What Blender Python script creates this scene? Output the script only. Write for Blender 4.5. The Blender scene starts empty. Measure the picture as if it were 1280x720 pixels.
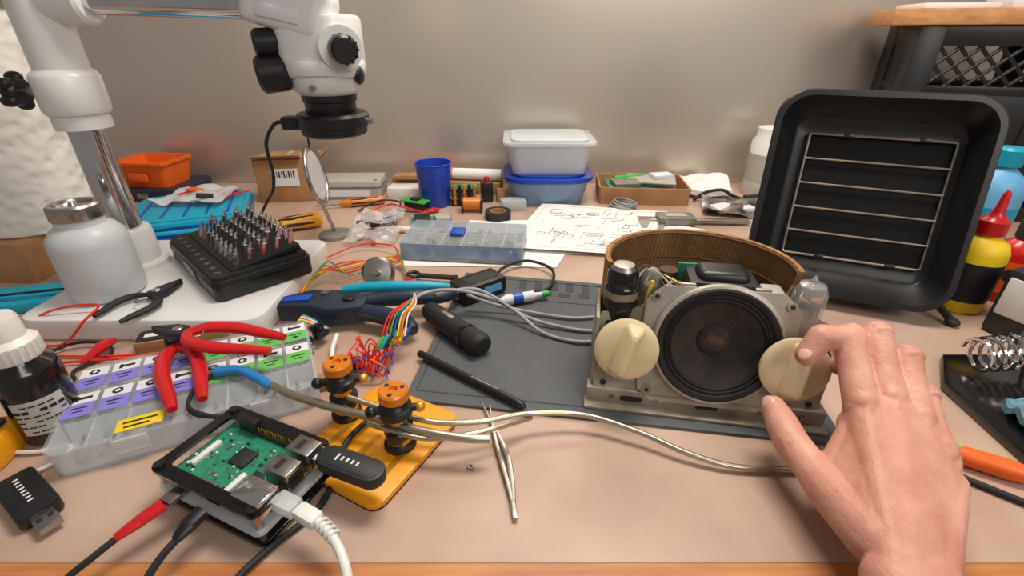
import bpy, bmesh, math, random
from mathutils import Matrix, Vector, Euler, noise as mnoise
random.seed(7)
TABLE_Z = 75.0   # cm, bench surface above the floor; everything below is authored in cm above the bench
S = 0.01

# ------------------------------------------------------------------ materials
def lin(c):
    c = c/255.0
    return c/12.92 if c <= 0.04045 else ((c+0.055)/1.055)**2.4
def rgb(c): return (lin(c[0]), lin(c[1]), lin(c[2]), 1)
MATS = {}
def mat(name, col, rough=0.5, metal=0.0, var=0.12, scale=60, bump=0.0, bscale=None, alpha=1.0, trans=0.0, col2=None, coat=0.0, sss=0.0, stretch=None, spec=0.5, lo=0.3, hi=0.7):
    m = bpy.data.materials.new(name); m.use_nodes = True
    nt = m.node_tree; b = nt.nodes['Principled BSDF']
    tc = nt.nodes.new('ShaderNodeTexCoord')
    mp = nt.nodes.new('ShaderNodeMapping')
    if stretch: mp.inputs['Scale'].default_value = stretch
    nt.links.new(tc.outputs['Object'], mp.inputs['Vector'])
    nz = nt.nodes.new('ShaderNodeTexNoise'); nz.inputs['Scale'].default_value = scale; nz.inputs['Detail'].default_value = 5
    nt.links.new(mp.outputs['Vector'], nz.inputs['Vector'])
    cr = nt.nodes.new('ShaderNodeValToRGB')
    c = rgb(col)
    if col2: c1, c2 = rgb(col2), c
    else:
        c1 = tuple(x*(1-var) for x in c[:3])+(1,); c2 = tuple(min(1, x*(1+var*0.6)) for x in c[:3])+(1,)
    cr.color_ramp.elements[0].color = c1; cr.color_ramp.elements[1].color = c2
    cr.color_ramp.elements[0].position = lo; cr.color_ramp.elements[1].position = hi
    nt.links.new(nz.outputs['Fac'], cr.inputs['Fac'])
    nt.links.new(cr.outputs['Color'], b.inputs['Base Color'])
    b.inputs['Roughness'].default_value = rough; b.inputs['Metallic'].default_value = metal
    b.inputs['Specular IOR Level'].default_value = spec
    if alpha < 1: b.inputs['Alpha'].default_value = alpha
    if trans: b.inputs['Transmission Weight'].default_value = trans
    if coat: b.inputs['Coat Weight'].default_value = coat; b.inputs['Coat Roughness'].default_value = 0.15
    if sss:
        b.inputs['Subsurface Weight'].default_value = sss
        b.inputs['Subsurface Radius'].default_value = (1.0, 0.35, 0.2); b.inputs['Subsurface Scale'].default_value = 0.004
    if bump:
        n2 = nt.nodes.new('ShaderNodeTexNoise'); n2.inputs['Scale'].default_value = bscale or scale*4; n2.inputs['Detail'].default_value = 3
        nt.links.new(mp.outputs['Vector'], n2.inputs['Vector'])
        bp = nt.nodes.new('ShaderNodeBump'); bp.inputs['Strength'].default_value = bump; bp.inputs['Distance'].default_value = 0.001
        nt.links.new(n2.outputs['Fac'], bp.inputs['Height']); nt.links.new(bp.outputs['Normal'], b.inputs['Normal'])
    MATS[name] = m
    return m

mat('wall_metal', (210,199,186), 0.29, 0.62, var=0.10, scale=1.6, bump=0.04, bscale=30)
mat('bench_sheet', (198,170,150), 0.36, 0, scale=9, bump=0.1, bscale=160, coat=0.12, col2=(172,142,124))
mat('wood', (205,142,82), 0.5, 0, col2=(170,105,55), scale=14, stretch=(1,9,9), bump=0.1)
mat('shelf_wood', (208,152,98), 0.5, 0, col2=(176,116,66), scale=14, stretch=(1,9,9))
mat('floor_mat', (96,88,82), 0.7, 0, scale=5)
mat('white_paint', (224,224,222), 0.35, 0, var=0.03, scale=20, coat=0.2)
mat('white_plastic', (226,224,218), 0.4, 0, var=0.03)
mat('chrome', (215,215,218), 0.12, 1.0, var=0.05)
mat('guard_steel', (176,168,156), 0.3, 1.0, var=0.05)
mat('steel', (176,172,168), 0.3, 1.0, var=0.15, scale=120)
mat('steel_dull', (150,146,138), 0.5, 0.7, var=0.25, scale=80, bump=0.1)
mat('chassis_metal', (168,160,144), 0.5, 0.3, scale=26, bump=0.08, bscale=200, col2=(124,114,98), lo=.34, hi=.6)
mat('chassis_bright', (192,186,174), 0.38, 0.4, scale=24, bump=0.06, bscale=200, col2=(146,136,120), lo=.32, hi=.56)
mat('black_plastic', (24,24,26), 0.38, 0, var=0.2)
mat('black_gloss', (14,14,16), 0.18, 0, var=0.1, coat=0.3)
mat('black_rubber', (30,30,32), 0.65, 0, var=0.25, bump=0.1)
mat('foam', (12,12,13), 0.95, 0, var=0.5, scale=400, bump=0.8, bscale=900)
mat('dark_navy', (34,46,64), 0.42, 0, var=0.1)
mat('paper', (232,230,226), 0.8, 0, var=0.03)
mat('cardboard', (186,138,92), 0.85, 0, col2=(156,112,72), scale=20, bump=0.1)
mat('fibre_brown', (168,122,72), 0.8, 0, col2=(120,82,44), scale=70, bump=0.25, bscale=500, stretch=(1,1,.25))
mat('fibre_dark', (112,78,44), 0.8, 0, var=.2)
mat('orange', (240,104,26), 0.42, 0, var=0.08)
mat('amber', (214,124,30), 0.32, 0.1, var=0.12, coat=0.2)
mat('yellow_orange', (236,158,18), 0.38, 0, var=0.05)
mat('gold', (226,168,60), 0.3, 0.6, var=0.1)
mat('teal', (20,158,188), 0.4, 0, var=0.1)
mat('blue', (26,78,175), 0.35, 0, var=0.1)
mat('heat_shrink', (40,130,200), 0.35, 0, var=0.1)
mat('blue_lid', (18,60,165), 0.35, 0, var=0.1, alpha=0.93)
mat('red', (198,22,26), 0.32, 0, var=0.12, coat=0.2)
mat('red_wire', (226,44,30), 0.4)
mat('green', (60,170,70), 0.45)
mat('green_label', (104,186,92), 0.6, var=0.03)
mat('purple_label', (132,124,212), 0.6, var=0.03)
mat('white_label', (222,222,228), 0.6, var=0.02)
mat('ink', (30,30,34), 0.7)
mat('pcb', (48,146,112), 0.4, 0, col2=(28,112,84), scale=300)
mat('chip', (34,36,38), 0.5)
mat('cream', (224,204,162), 0.45, 0, var=0.1, scale=40, coat=0.1)
mat('mat_gray', (86,89,92), 0.7, 0, var=0.06, bump=0.15, bscale=600)
mat('mat_groove', (64,66,68), 0.75)
mat('clear', (215,222,226), 0.12, 0, var=0.03, alpha=0.16)
mat('tube_glass', (190,190,186), 0.05, 0, var=0.03, alpha=0.35, coat=.5)
mat('clear_white', (226,230,234), 0.25, 0, var=0.03, alpha=0.5)
mat('clear_blue', (150,180,215), 0.2, 0, alpha=0.5)
mat('frosted', (214,220,224), 0.35, 0, var=0.03, alpha=0.8)
mat('blue_cup', (30,72,190), 0.3, 0, var=0.08, alpha=0.9)
mat('bag', (225,225,225), 0.12, 0, var=0.03, alpha=0.25, bump=0.4, bscale=90)
mat('cable_gray', (150,150,152), 0.5)
mat('cable_white', (226,226,222), 0.45)
mat('cone', (64,56,50), 0.85, 0, scale=60, col2=(40,35,32), bump=0.3)
mat('surround', (24,22,21), 0.7, 0, bump=0.2)
mat('rust', (92,66,48), 0.8, 0, var=0.4)
mat('tube_metal', (186,178,158), 0.3, 0.9, var=0.1)
mat('yellow', (242,206,30), 0.45, var=0.05)
mat('sponge', (120,170,190), 0.95, 0, col2=(80,110,130), scale=400, bump=0.8)
mat('nail', (220,172,154), 0.28, 0, var=0.03)
mat('light_blue', (100,170,215), 0.5)
mat('dark_bottle', (22,20,20), 0.15, 0, coat=0.4)
mat('beige_box', (176,170,158), 0.6)
mat('label_gray', (196,192,186), 0.6, var=.04)
mat('green_yellow', (120,220,50), 0.4)

def skin_mat():
    m = mat('skin', (218,166,144), 0.5, 0, col2=(190,130,110), scale=30, sss=0.07)
    nt = m.node_tree; b = nt.nodes['Principled BSDF']
    tc = nt.nodes.new('ShaderNodeTexCoord')
    vo = nt.nodes.new('ShaderNodeTexVoronoi'); vo.feature = 'DISTANCE_TO_EDGE'; vo.inputs['Scale'].default_value = 420
    n2 = nt.nodes.new('ShaderNodeTexNoise'); n2.inputs['Scale'].default_value = 120; n2.inputs['Detail'].default_value = 7
    nt.links.new(tc.outputs['Object'], vo.inputs['Vector']); nt.links.new(tc.outputs['Object'], n2.inputs['Vector'])
    b1 = nt.nodes.new('ShaderNodeBump'); b1.inputs['Strength'].default_value = .4; b1.inputs['Distance'].default_value = .0004
    b2 = nt.nodes.new('ShaderNodeBump'); b2.inputs['Strength'].default_value = .7; b2.inputs['Distance'].default_value = .0014
    nt.links.new(vo.outputs['Distance'], b1.inputs['Height']); nt.links.new(n2.outputs['Fac'], b2.inputs['Height'])
    nt.links.new(b1.outputs['Normal'], b2.inputs['Normal']); nt.links.new(b2.outputs['Normal'], b.inputs['Normal'])
skin_mat()
def towel_mat():
    m = mat('paper_towel', (232,228,220), 0.95, 0, var=0.04, scale=30)
    nt = m.node_tree; b = nt.nodes['Principled BSDF']
    tc = nt.nodes.new('ShaderNodeTexCoord')
    vo = nt.nodes.new('ShaderNodeTexVoronoi'); vo.inputs['Scale'].default_value = 75; vo.feature = 'SMOOTH_F1'
    nt.links.new(tc.outputs['Object'], vo.inputs['Vector'])
    bp = nt.nodes.new('ShaderNodeBump'); bp.inputs['Strength'].default_value = 1; bp.inputs['Distance'].default_value = .004
    nt.links.new(vo.outputs['Distance'], bp.inputs['Height']); nt.links.new(bp.outputs['Normal'], b.inputs['Normal'])
towel_mat()

# ------------------------------------------------------------------ mesh helpers
def catmull(pts, n=8, closed=False):
    P = [Vector(p) for p in pts]
    if len(P) < 3: return P
    out = []
    N = len(P)
    rng = range(N if closed else N-1)
    for i in rng:
        if closed: p0, p1, p2, p3 = P[(i-1) % N], P[i], P[(i+1) % N], P[(i+2) % N]
        else: p0, p1, p2, p3 = P[max(i-1, 0)], P[i], P[i+1], P[min(i+2, N-1)]
        for k in range(n):
            t = k/n
            out.append(0.5*((2*p1)+(-p0+p2)*t+(2*p0-5*p1+4*p2-p3)*t*t+(-p0+3*p1-3*p2+p3)*t**3))
    if not closed: out.append(P[-1])
    return out
def lerp_list(vals, n):
    out = []
    for i in range(n):
        f = i/(n-1)*(len(vals)-1); a = int(min(f, len(vals)-2)) if len(vals) > 1 else 0
        t = f-a; out.append(vals[a]*(1-t)+vals[min(a+1, len(vals)-1)]*t)
    return out
def rrect(w, h, r, n=5):
    pts = []
    for cx, cy, a0 in ((w/2-r, h/2-r, 0), (-w/2+r, h/2-r, 90), (-w/2+r, -h/2+r, 180), (w/2-r, -h/2+r, 270)):
        for i in range(n+1):
            a = math.radians(a0+90*i/n); pts.append((cx+r*math.cos(a), cy+r*math.sin(a)))
    return pts
def ring_pair(poly, cx, cy, R, N=96):
    """outline of a polygon and a round hole sampled at the same angles"""
    out, inn = [], []
    for i in range(N):
        a = 2*math.pi*i/N; d = Vector((math.cos(a), math.sin(a))); best = None
        for k in range(len(poly)):
            p = Vector(poly[k])-Vector((cx, cy)); q = Vector(poly[(k+1) % len(poly)])-Vector((cx, cy)); e = q-p
            den = d.x*e.y-d.y*e.x
            if abs(den) < 1e-9: continue
            t = (p.x*e.y-p.y*e.x)/den; u = (p.x*d.y-p.y*d.x)/den
            if t > 0 and -1e-6 <= u <= 1+1e-6: best = t if best is None else max(best, t)
        out.append((cx+d.x*best, cy+d.y*best)); inn.append((cx+d.x*R, cy+d.y*R))
    return out, inn
def align(d):
    return Vector(d).normalized().to_track_quat('Z', 'Y').to_matrix().to_4x4()

class B:
    def __init__(s, name, o=(0, 0, 0), yaw=0, base=True):
        s.name = name; s.o = Vector(o); s.parts = {}; s.order = []
        s.home = Matrix.Translation(s.o) @ Matrix.Rotation(math.radians(yaw), 4, 'Z') if base else Matrix.Identity(4)
        s.m = s.home.copy(); s.part('body')
    def part(s, n):
        if n not in s.parts: s.parts[n] = (bmesh.new(), []); s.order.append(n)
        s.cur = n; return s
    def world(s): s.m = Matrix.Identity(4); return s
    def local(s, mm=None): s.m = s.home @ mm if mm is not None else s.home.copy(); return s
    def add(s, bm, mt, M=None):
        pb, ml = s.parts[s.cur]
        if mt not in ml: ml.append(mt)
        idx = ml.index(mt)
        for f in bm.faces: f.material_index = idx
        T = s.m @ M if M is not None else s.m
        bm.transform(T)
        if T.determinant() < 0: bmesh.ops.reverse_faces(bm, faces=bm.faces)
        me = bpy.data.meshes.new('t'); bm.to_mesh(me); bm.free(); pb.from_mesh(me); bpy.data.meshes.remove(me)
    def box(s, c, size, mt, rot=(0, 0, 0), bev=0.08, seg=2, taper=None):
        bm = bmesh.new(); bmesh.ops.create_cube(bm, size=1)
        bmesh.ops.scale(bm, vec=size, verts=bm.verts)
        if taper:
            for v in bm.verts:
                if v.co.z > 0: v.co.x *= taper; v.co.y *= taper
        if bev > 0:
            bev = min(bev, min(size)*0.45)
            bmesh.ops.bevel(bm, geom=bm.edges[:], offset=bev, segments=seg, affect='EDGES', profile=0.5)
        R = Euler([math.radians(a) for a in rot]).to_matrix().to_4x4()
        s.add(bm, mt, Matrix.Translation(c) @ R); return s
    def cyl(s, p1, p2, r, mt, r2=None, seg=24, bev=0.0):
        p1, p2 = Vector(p1), Vector(p2); L = (p2-p1).length
        r2 = r if r2 is None else r2
        if bev > 0: prof = [(0, 0), (r-bev, 0), (r, bev), (r2, L-bev), (r2-bev, L), (0, L)]
        else: prof = [(0, 0), (r, 0), (r2, L), (0, L)]
        return s.lathe(prof, mt, p1, p2-p1, seg)
    def lathe(s, prof, mt, c=(0, 0, 0), d=(0, 0, 1), seg=32, M=None):
        bm = bmesh.new(); rings = []
        for r, z in prof:
            if r < 1e-6: rings.append([bm.verts.new((0, 0, z))])
            else: rings.append([bm.verts.new((r*math.cos(2*math.pi*i/seg), r*math.sin(2*math.pi*i/seg), z)) for i in range(seg)])
        for a, b in zip(rings, rings[1:]):
            for i in range(seg):
                j = (i+1) % seg
                if len(a) == 1 and len(b) == 1: continue
                if len(a) == 1: bm.faces.new((a[0], b[j], b[i]))
                elif len(b) == 1: bm.faces.new((a[i], a[j], b[0]))
                else: bm.faces.new((a[i], a[j], b[j], b[i]))
        bmesh.ops.recalc_face_normals(bm, faces=bm.faces)
        T = Matrix.Translation(c) @ align(d)
        if M is not None: T = M @ T
        s.add(bm, mt, T); return s
    def sphere(s, c, r, mt, rot=(0, 0, 0), seg=20):
        bm = bmesh.new(); bmesh.ops.create_uvsphere(bm, u_segments=seg, v_segments=seg//2+2, radius=1)
        if not hasattr(r, '__len__'): r = (r, r, r)
        R = Euler([math.radians(a) for a in rot]).to_matrix().to_4x4()
        s.add(bm, mt, Matrix.Translation(c) @ R @ Matrix.Diagonal((*r, 1))); return s
    def torus(s, c, R, r, mt, d=(0, 0, 1), seg=40, rs=10):
        pts = [(R*math.cos(2*math.pi*i/seg), R*math.sin(2*math.pi*i/seg), 0) for i in range(seg)]
        T = Matrix.Translation(c) @ align(d)
        return s.tube([T @ Vector(p) for p in pts], r, mt, seg=rs, smooth=False, closed=True)
    def tube(s, pts, r, mt, seg=8, smooth=True, closed=False, n=8, flat=1.0):
        P = catmull(pts, n, closed) if smooth else [Vector(p) for p in pts]
        N = len(P); R = lerp_list(r, N) if hasattr(r, '__len__') else [r]*N
        bm = bmesh.new(); rings = []
        up = None
        for i, p in enumerate(P):
            if closed: t = P[(i+1) % N]-P[i-1]
            else: t = P[min(i+1, N-1)]-P[max(i-1, 0)]
            if t.length < 1e-9: t = Vector((0, 0, 1))
            t.normalize()
            if flat != 1.0:
                up = Vector((0, 0, 1)); side = t.cross(up)
                side = side.normalized() if side.length > 1e-4 else Vector((1, 0, 0)); up2 = side.cross(t)
            else:
                if up is None: up = Vector((0, 0, 1)) if abs(t.z) < 0.9 else Vector((1, 0, 0))
                side = t.cross(up)
                side = side.normalized() if side.length > 1e-6 else Vector((1, 0, 0))
                up2 = side.cross(t).normalized(); up = up2
            rings.append([bm.verts.new(p+side*(R[i]*math.cos(2*math.pi*k/seg))+up2*(R[i]*flat*math.sin(2*math.pi*k/seg))) for k in range(seg)])
        M_ = N if closed else N-1
        for i in range(M_):
            a, b = rings[i], rings[(i+1) % N]
            for k in range(seg):
                l = (k+1) % seg; bm.faces.new((a[k], a[l], b[l], b[k]))
        if not closed:
            bm.faces.new(rings[0][::-1]); bm.faces.new(rings[-1])
        bmesh.ops.recalc_face_normals(bm, faces=bm.faces)
        s.add(bm, mt); return s
    def prism(s, poly, z0, z1, mt, bev=0.0, M=None, hole=None):
        bm = bmesh.new()
        if hole is None:
            vs = [bm.verts.new((x, y, z0)) for x, y in poly]; f = bm.faces.new(vs)
            r = bmesh.ops.extrude_face_region(bm, geom=[f])
            bmesh.ops.translate(bm, vec=(0, 0, z1-z0), verts=[v for v in r['geom'] if isinstance(v, bmesh.types.BMVert)])
            bmesh.ops.recalc_face_normals(bm, faces=bm.faces)
            if bev > 0:
                es = [e for e in bm.edges if abs(e.verts[0].co.z-e.verts[1].co.z) < 1e-6]
                bmesh.ops.bevel(bm, geom=es, offset=bev, segments=2, affect='EDGES', profile=0.5)
        else:
            n = len(poly)
            o0 = [bm.verts.new((x, y, z0)) for x, y in poly]; o1 = [bm.verts.new((x, y, z1)) for x, y in poly]
            i0 = [bm.verts.new((x, y, z0)) for x, y in hole]; i1 = [bm.verts.new((x, y, z1)) for x, y in hole]
            for k in range(n):
                l = (k+1) % n
                bm.faces.new((o0[k], o0[l], o1[l], o1[k])); bm.faces.new((i0[l], i0[k], i1[k], i1[l]))
                bm.faces.new((o1[k], o1[l], i1[l], i1[k])); bm.faces.new((o0[l], o0[k], i0[k], i0[l]))
            bmesh.ops.recalc_face_normals(bm, faces=bm.faces)
        s.add(bm, mt, M); return s
    def loft(s, loops, mt, cap0=True, cap1=True, M=None):
        bm = bmesh.new(); R = [[bm.verts.new(p) for p in lp] for lp in loops]; n = len(R[0])
        for a, b in zip(R, R[1:]):
            for k in range(n):
                l = (k+1) % n; bm.faces.new((a[k], a[l], b[l], b[k]))
        if cap0: bm.faces.new(R[0][::-1])
        if cap1: bm.faces.new(R[-1])
        bmesh.ops.recalc_face_normals(bm, faces=bm.faces)
        s.add(bm, mt, M); return s
    def surf(s, corners, amp, freq, zb=0.0):
        c = [Vector(p) for p in corners]
        def f(u, v):
            p = c[0]*(1-u)*(1-v)+c[1]*u*(1-v)+c[2]*u*v+c[3]*(1-u)*v
            return p+Vector((0, 0, max((mnoise.noise(Vector((p.x*freq, p.y*freq, zb)))+0.6)*amp, 0)))
        return f
    def sheet(s, corners, mt, thick=0.03, amp=0.3, freq=0.15, n=14, zb=0.0):
        """thin, slightly rippled sheet: corners are 4 (x,y,z)"""
        f = s.surf(corners, amp, freq, zb); bm = bmesh.new()
        g = [[f(i/n, j/n) for j in range(n+1)] for i in range(n+1)]
        top = [[bm.verts.new(p+Vector((0, 0, thick))) for p in r] for r in g]
        bot = [[bm.verts.new(p) for p in r] for r in g]
        for i in range(n):
            for j in range(n):
                bm.faces.new((top[i][j], top[i+1][j], top[i+1][j+1], top[i][j+1]))
                bm.faces.new((bot[i][j], bot[i][j+1], bot[i+1][j+1], bot[i+1][j]))
        for i in range(n):
            bm.faces.new((top[i][0], bot[i][0], bot[i+1][0], top[i+1][0])); bm.faces.new((top[i][n], top[i+1][n], bot[i+1][n], bot[i][n]))
            bm.faces.new((top[0][i], top[0][i+1], bot[0][i+1], bot[0][i])); bm.faces.new((top[n][i], bot[n][i], bot[n][i+1], top[n][i+1]))
        bmesh.ops.recalc_face_normals(bm, faces=bm.faces)
        s.add(bm, mt); return s
    def hull(s, spheres, mt):
        bm = bmesh.new()
        for c, r in spheres:
            bmesh.ops.create_icosphere(bm, subdivisions=3, radius=r, matrix=Matrix.Translation(c))
        bmesh.ops.convex_hull(bm, input=bm.verts)
        bmesh.ops.delete(bm, geom=[v for v in bm.verts if not v.link_faces], context='VERTS')
        s.add(bm, mt); return s
    def done(s, sharp=38):
        names = [n for n in s.order if len(s.parts[n][0].verts)]
        org = (s.o+Vector((0, 0, TABLE_Z)))*S
        root = None
        if len(names) > 1:
            root = bpy.data.objects.new(s.name, None); root.empty_display_size = 0.02
            bpy.context.collection.objects.link(root); root.location = org
        res = []
        for n in names:
            bm, ml = s.parts[n]
            bm.transform(Matrix.Scale(S, 4) @ Matrix.Translation(-s.o))
            for f in bm.faces: f.smooth = True
            for e in bm.edges:
                if len(e.link_faces) == 2 and e.calc_face_angle(0) > math.radians(sharp): e.smooth = False
            me = bpy.data.meshes.new(s.name+'_'+n if root else s.name); bm.to_mesh(me); bm.free()
            for k in ml: me.materials.append(MATS[k])
            ob = bpy.data.objects.new(n if root else s.name, me)
            bpy.context.collection.objects.link(ob)
            if root: ob.parent = root
            else: ob.location = org
            res.append(ob)
        return root or res[0]
RX = lambda a: Matrix.Rotation(math.radians(a), 4, 'X')
RY = lambda a: Matrix.Rotation(math.radians(a), 4, 'Y')
RZ = lambda a: Matrix.Rotation(math.radians(a), 4, 'Z')
TR = lambda *a: Matrix.Translation(a)

# ------------------------------------------------------------------ room
b = B('wall_back'); b.box((0, 102, 20), (300, 4, 190), 'wall_metal', bev=0); b.done()
b = B('floor', (0, 0, -75)); b.world(); b.box((0, 0, -76), (300, 208, 2), 'floor_mat', bev=0); b.done()
b = B('workbench', (0, 58, 0)); b.world()
b.part('wood_top').box((0, 57.6, -2.05), (230, 84.4, 4.0), 'wood', bev=0.25)
b.part('protective_sheet').box((0, 58.75, -0.02), (229.6, 82.2, 0.04), 'bench_sheet', bev=0)
b.part('legs')
for x in (-108, 108):
    for y in (20, 96): b.box((x, y, -39.5), (6, 6, 71), 'wood', bev=0.2)
b.part('apron').box((0, 19, -8), (206, 2, 8), 'wood', bev=0.1)
b.done()

# ------------------------------------------------------------------ microscope
b = B('stereo_microscope', (-46.4, 54.3, 0)); b.world()
b.part('base_plate').prism(rrect(25, 21.5, 2), 0, 2.5, 'white_paint', bev=0.35, M=TR(-38, 51.8, 0))
b.part('column').cyl((-46.4, 54.3, 2.5), (-46.4, 54.3, 36), 1.75, 'chrome', seg=40)
b.part('collar').lathe([(0, 0), (3.3, 0), (3.3, .6), (2.6, .9), (2.5, 4.6), (2.3, 4.9), (1.75, 4.9)], 'white_paint', (-46.4, 54.3, 2.5))
b.part('clamp').lathe([(1.8, 0), (2.8, 0), (3.0, .4), (3.0, 3.6), (2.8, 4.0), (2.4, 4.3), (2.4, 15)], 'white_paint', (-46.4, 54.3, 20.4))
b.lathe([(1.8, 0), (2.6, 0), (2.6, 1.6), (1.8, 1.6)], 'white_paint', (-46.4, 54.3, 18.9))
b.part('clamp_knob').cyl((-49, 54, 22.6), (-51.2, 54, 22.6), .45, 'steel').cyl((-51.0, 54, 22.6), (-52.6, 54, 22.6), 1.4, 'black_plastic', bev=.3)
for k in range(5):
    a = k*2*math.pi/5; b.sphere((-51.9, 54+1.4*math.cos(a), 22.6+1.4*math.sin(a)), (.9, .6, .6), 'black_plastic')
b.part('boom_arm').cyl((-50, 54.3, 31.0), (-18, 54.3, 30.1), 1.2, 'chrome', seg=32)
b.cyl((-45, 54.3, 30.9), (-41, 54.3, 30.8), 2.2, 'white_paint', bev=.3)
hx, hy = -19.3, 54.3
b.part('head')
b.prism(rrect(7.8, 7, 2.2), 24.0, 29.6, 'white_paint', bev=.5, M=TR(hx, hy, 0))
b.lathe([(0, 0), (2.6, 0), (3.4, .6), (3.7, 1.6), (3.7, 2.2)], 'white_paint', (hx, hy, 22.2))
b.lathe([(2.9, 0), (4.0, 0), (4.1, .3), (4.1, 1.0), (3.9, 1.3), (2.8, 1.3)], 'white_paint', (hx, hy, 24.3))
b.box((hx-2.0, hy-.6, 30.2), (7.6, 6.2, 4.4), 'white_paint', rot=(0, 16, 0), bev=1.0, seg=3)
b.cyl((hx-3.6, hy-2.2, 31.5), (hx-5.2, hy-5.2, 37), 1.8, 'white_paint').cyl((hx+.9, hy-2.2, 31.5), (hx+.6, hy-5.2, 37), 1.8, 'white_paint')
b.box((hx-2.2, hy-3.7, 29.6), (4.0, .5, 1.2), 'white_label', rot=(0, 12, 0), bev=.3)
b.part('focus_knobs')
b.cyl((hx-2.9, hy-2, 24.6), (hx-5.6, hy-3, 24.3), 1.75, 'black_plastic', bev=.35, seg=32)
b.cyl((hx-3.2, hy-2, 27.2), (hx-5.4, hy-2.8, 27.1), 1.3, 'black_plastic', bev=.3, seg=24)
b.cyl((hx+2.9, hy-3.0, 26.7), (hx+4.0, hy-5.2, 26.6), 1.25, 'black_plastic', bev=.25, seg=24)
b.lathe([(1.6, 0), (2.0, .3), (2.0, .9), (0, .9)], 'white_paint', (hx+2.7, hy-2.6, 26.7), (.45, -1, 0))
for k in range(12):
    a = k*math.pi/6; b.cyl((hx+3.1+1.22*math.cos(a), hy-3.4, 26.7+1.22*math.sin(a)), (hx+3.95+1.22*math.cos(a), hy-5.0, 26.6+1.22*math.sin(a)), .12, 'black_plastic', seg=6)
b.sphere((hx+3.8, hy-1.2, 24.2), (.5, .9, .9), 'black_plastic')
b.cyl((hx-.2, hy-3.4, 23.2), (hx-.2, hy-4.0, 23.2), .3, 'steel', seg=12)
b.part('objective').lathe([(0, 0), (2.5, 0), (2.6, .2), (2.6, 1.2), (2.8, 1.3), (2.8, 2.0), (0, 2.0)], 'black_plastic', (hx, hy, 20.4))
b.part('ring_light').lathe([(2.0, 0), (3.1, 0), (3.4, .2), (3.5, .9), (3.75, 1.0), (3.8, 2.0), (3.5, 2.3), (2.4, 2.4), (2.0, 2.0), (2.0, 0)], 'black_plastic', (hx, hy, 18.2), seg=48)
b.lathe([(2.2, 0), (3.0, 0), (3.0, -.1), (2.2, -.1), (2.2, 0)], 'white_plastic', (hx, hy, 18.2))
b.box((hx-3.9, hy-1.2, 19.6), (2.0, 1.6, 1.3), 'black_plastic', bev=.2).cyl((hx+3.6, hy, 19.6), (hx+4.3, hy, 19.6), .35, 'steel', seg=12)
b.part('ring_cable').tube([(hx-4.7, hy-1.2, 19.6), (hx-6, hy-1, 19.4), (-27.5, 55, 17), (-29, 58, 13), (-31, 61, 10), (-34.5, 65.5, 7), (-37, 67, 4), (-39, 68, .4)], .2, 'black_rubber')
b.done()

# paper towel + box under it
b = B('paper_towel_roll', (-63.8, 62, 5.3)); b.lathe([(2.2, 0), (6.4, 0), (6.6, .2)]+[(6.6, k) for k in range(1, 28)]+[(6.6, 27.8), (6.4, 28), (2.2, 28), (2.2, 0)], 'paper_towel', seg=56)
b.lathe([(1.95, 0), (2.2, 0), (2.2, 28.1), (1.95, 28.1), (1.95, 0)], 'cardboard')
b.done()
b = B('cardboard_box', (-69, 62.5, 0)); b.box((0, 0, 2.6), (18, 17, 5.2), 'cardboard', bev=.12).box((0, 0, 5.22), (.05, 17, .02), 'ink', bev=0).box((0, 0, 5.22), (18, 3, .02), 'beige_box', bev=0); b.done()
b = B('tool_pouch', (-56, 49, 0), yaw=15); b.prism(rrect(13, 5.5, 1.8), 0, 1.3, 'teal', bev=.4).box((0, 0, 1.4), (11, .4, .2), 'ink').tube([(-5, -1, 1.4), (0, -1.6, 1.7), (5, -1, 1.4)], .2, 'teal'); b.done()

# dispenser bottle
b = B('solvent_dispenser_bottle', (-44.6, 47.0, 2.5))
b.part('bottle').lathe([(0, 0), (3.0, 0), (3.4, .3), (3.5, .8), (3.5, 6.0), (3.4, 6.9), (2.8, 7.7), (2.2, 8.1), (2.1, 8.9), (0, 8.9)], 'frosted', seg=40)
b.part('liquid').lathe([(0, 0.2), (3.1, .3), (3.3, .8), (3.3, 3.6), (0, 3.6)], 'clear_white', seg=40)
b.part('cap').lathe([(0, 0), (2.25, 0), (2.3, .1), (2.3, 1.3), (2.1, 1.5), (1.7, 1.5), (1.6, 1.2), (.5, 1.1), (.3, 1.6), (0, 1.6)], 'steel', (0, 0, 8.8), seg=40)
b.cyl((0, 0, .4), (0, 0, 8.5), .25, 'white_plastic'); b.done()

# spray bottle
b = B('spray_bottle', (-36.3, 28.7, 0))
b.part('bottle').lathe([(0, 0), (1.9, 0), (2.05, .2), (2.05, 5.9), (1.9, 6.4), (1.4, 6.8), (1.3, 7.2), (0, 7.2)], 'dark_bottle', seg=40)
b.part('label')
lab = []
for k in range(10):
    a = math.radians(-95+k*10); lab.append((2.07*math.cos(a), 2.07*math.sin(a)))
b.prism(lab+[(x*.985, y*.985) for x, y in lab[::-1]], 1.2, 4.2, 'label_gray')
for k in range(6):
    a = math.radians(-88+k*15)
    for j in range(6):
        if (k*3+j) % 5 == 0: continue
        b.box((2.08*math.cos(a), 2.08*math.sin(a), 1.5+j*.46), (.05, .42, .1 if j != 4 else .24), 'ink', rot=(0, 0, math.degrees(a)), bev=0)
b.part('cap').lathe([(0, 0), (1.6, 0), (1.65, .1), (1.65, 1.3), (1.4, 1.5), (1.2, 1.7), (1.15, 3.1), (1.0, 3.4), (0, 3.4)], 'white_plastic', (0, 0, 7.1), seg=32)
for k in range(24):
    a = k*math.pi/12; b.box((1.65*math.cos(a), 1.65*math.sin(a), 7.8), (.1, .12, 1.1), 'white_plastic', rot=(0, 0, math.degrees(a)), bev=0)
b.cyl((.6, -.9, 9.8), (.9, -1.3, 9.8), .25, 'white_plastic', seg=12); b.done()

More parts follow.
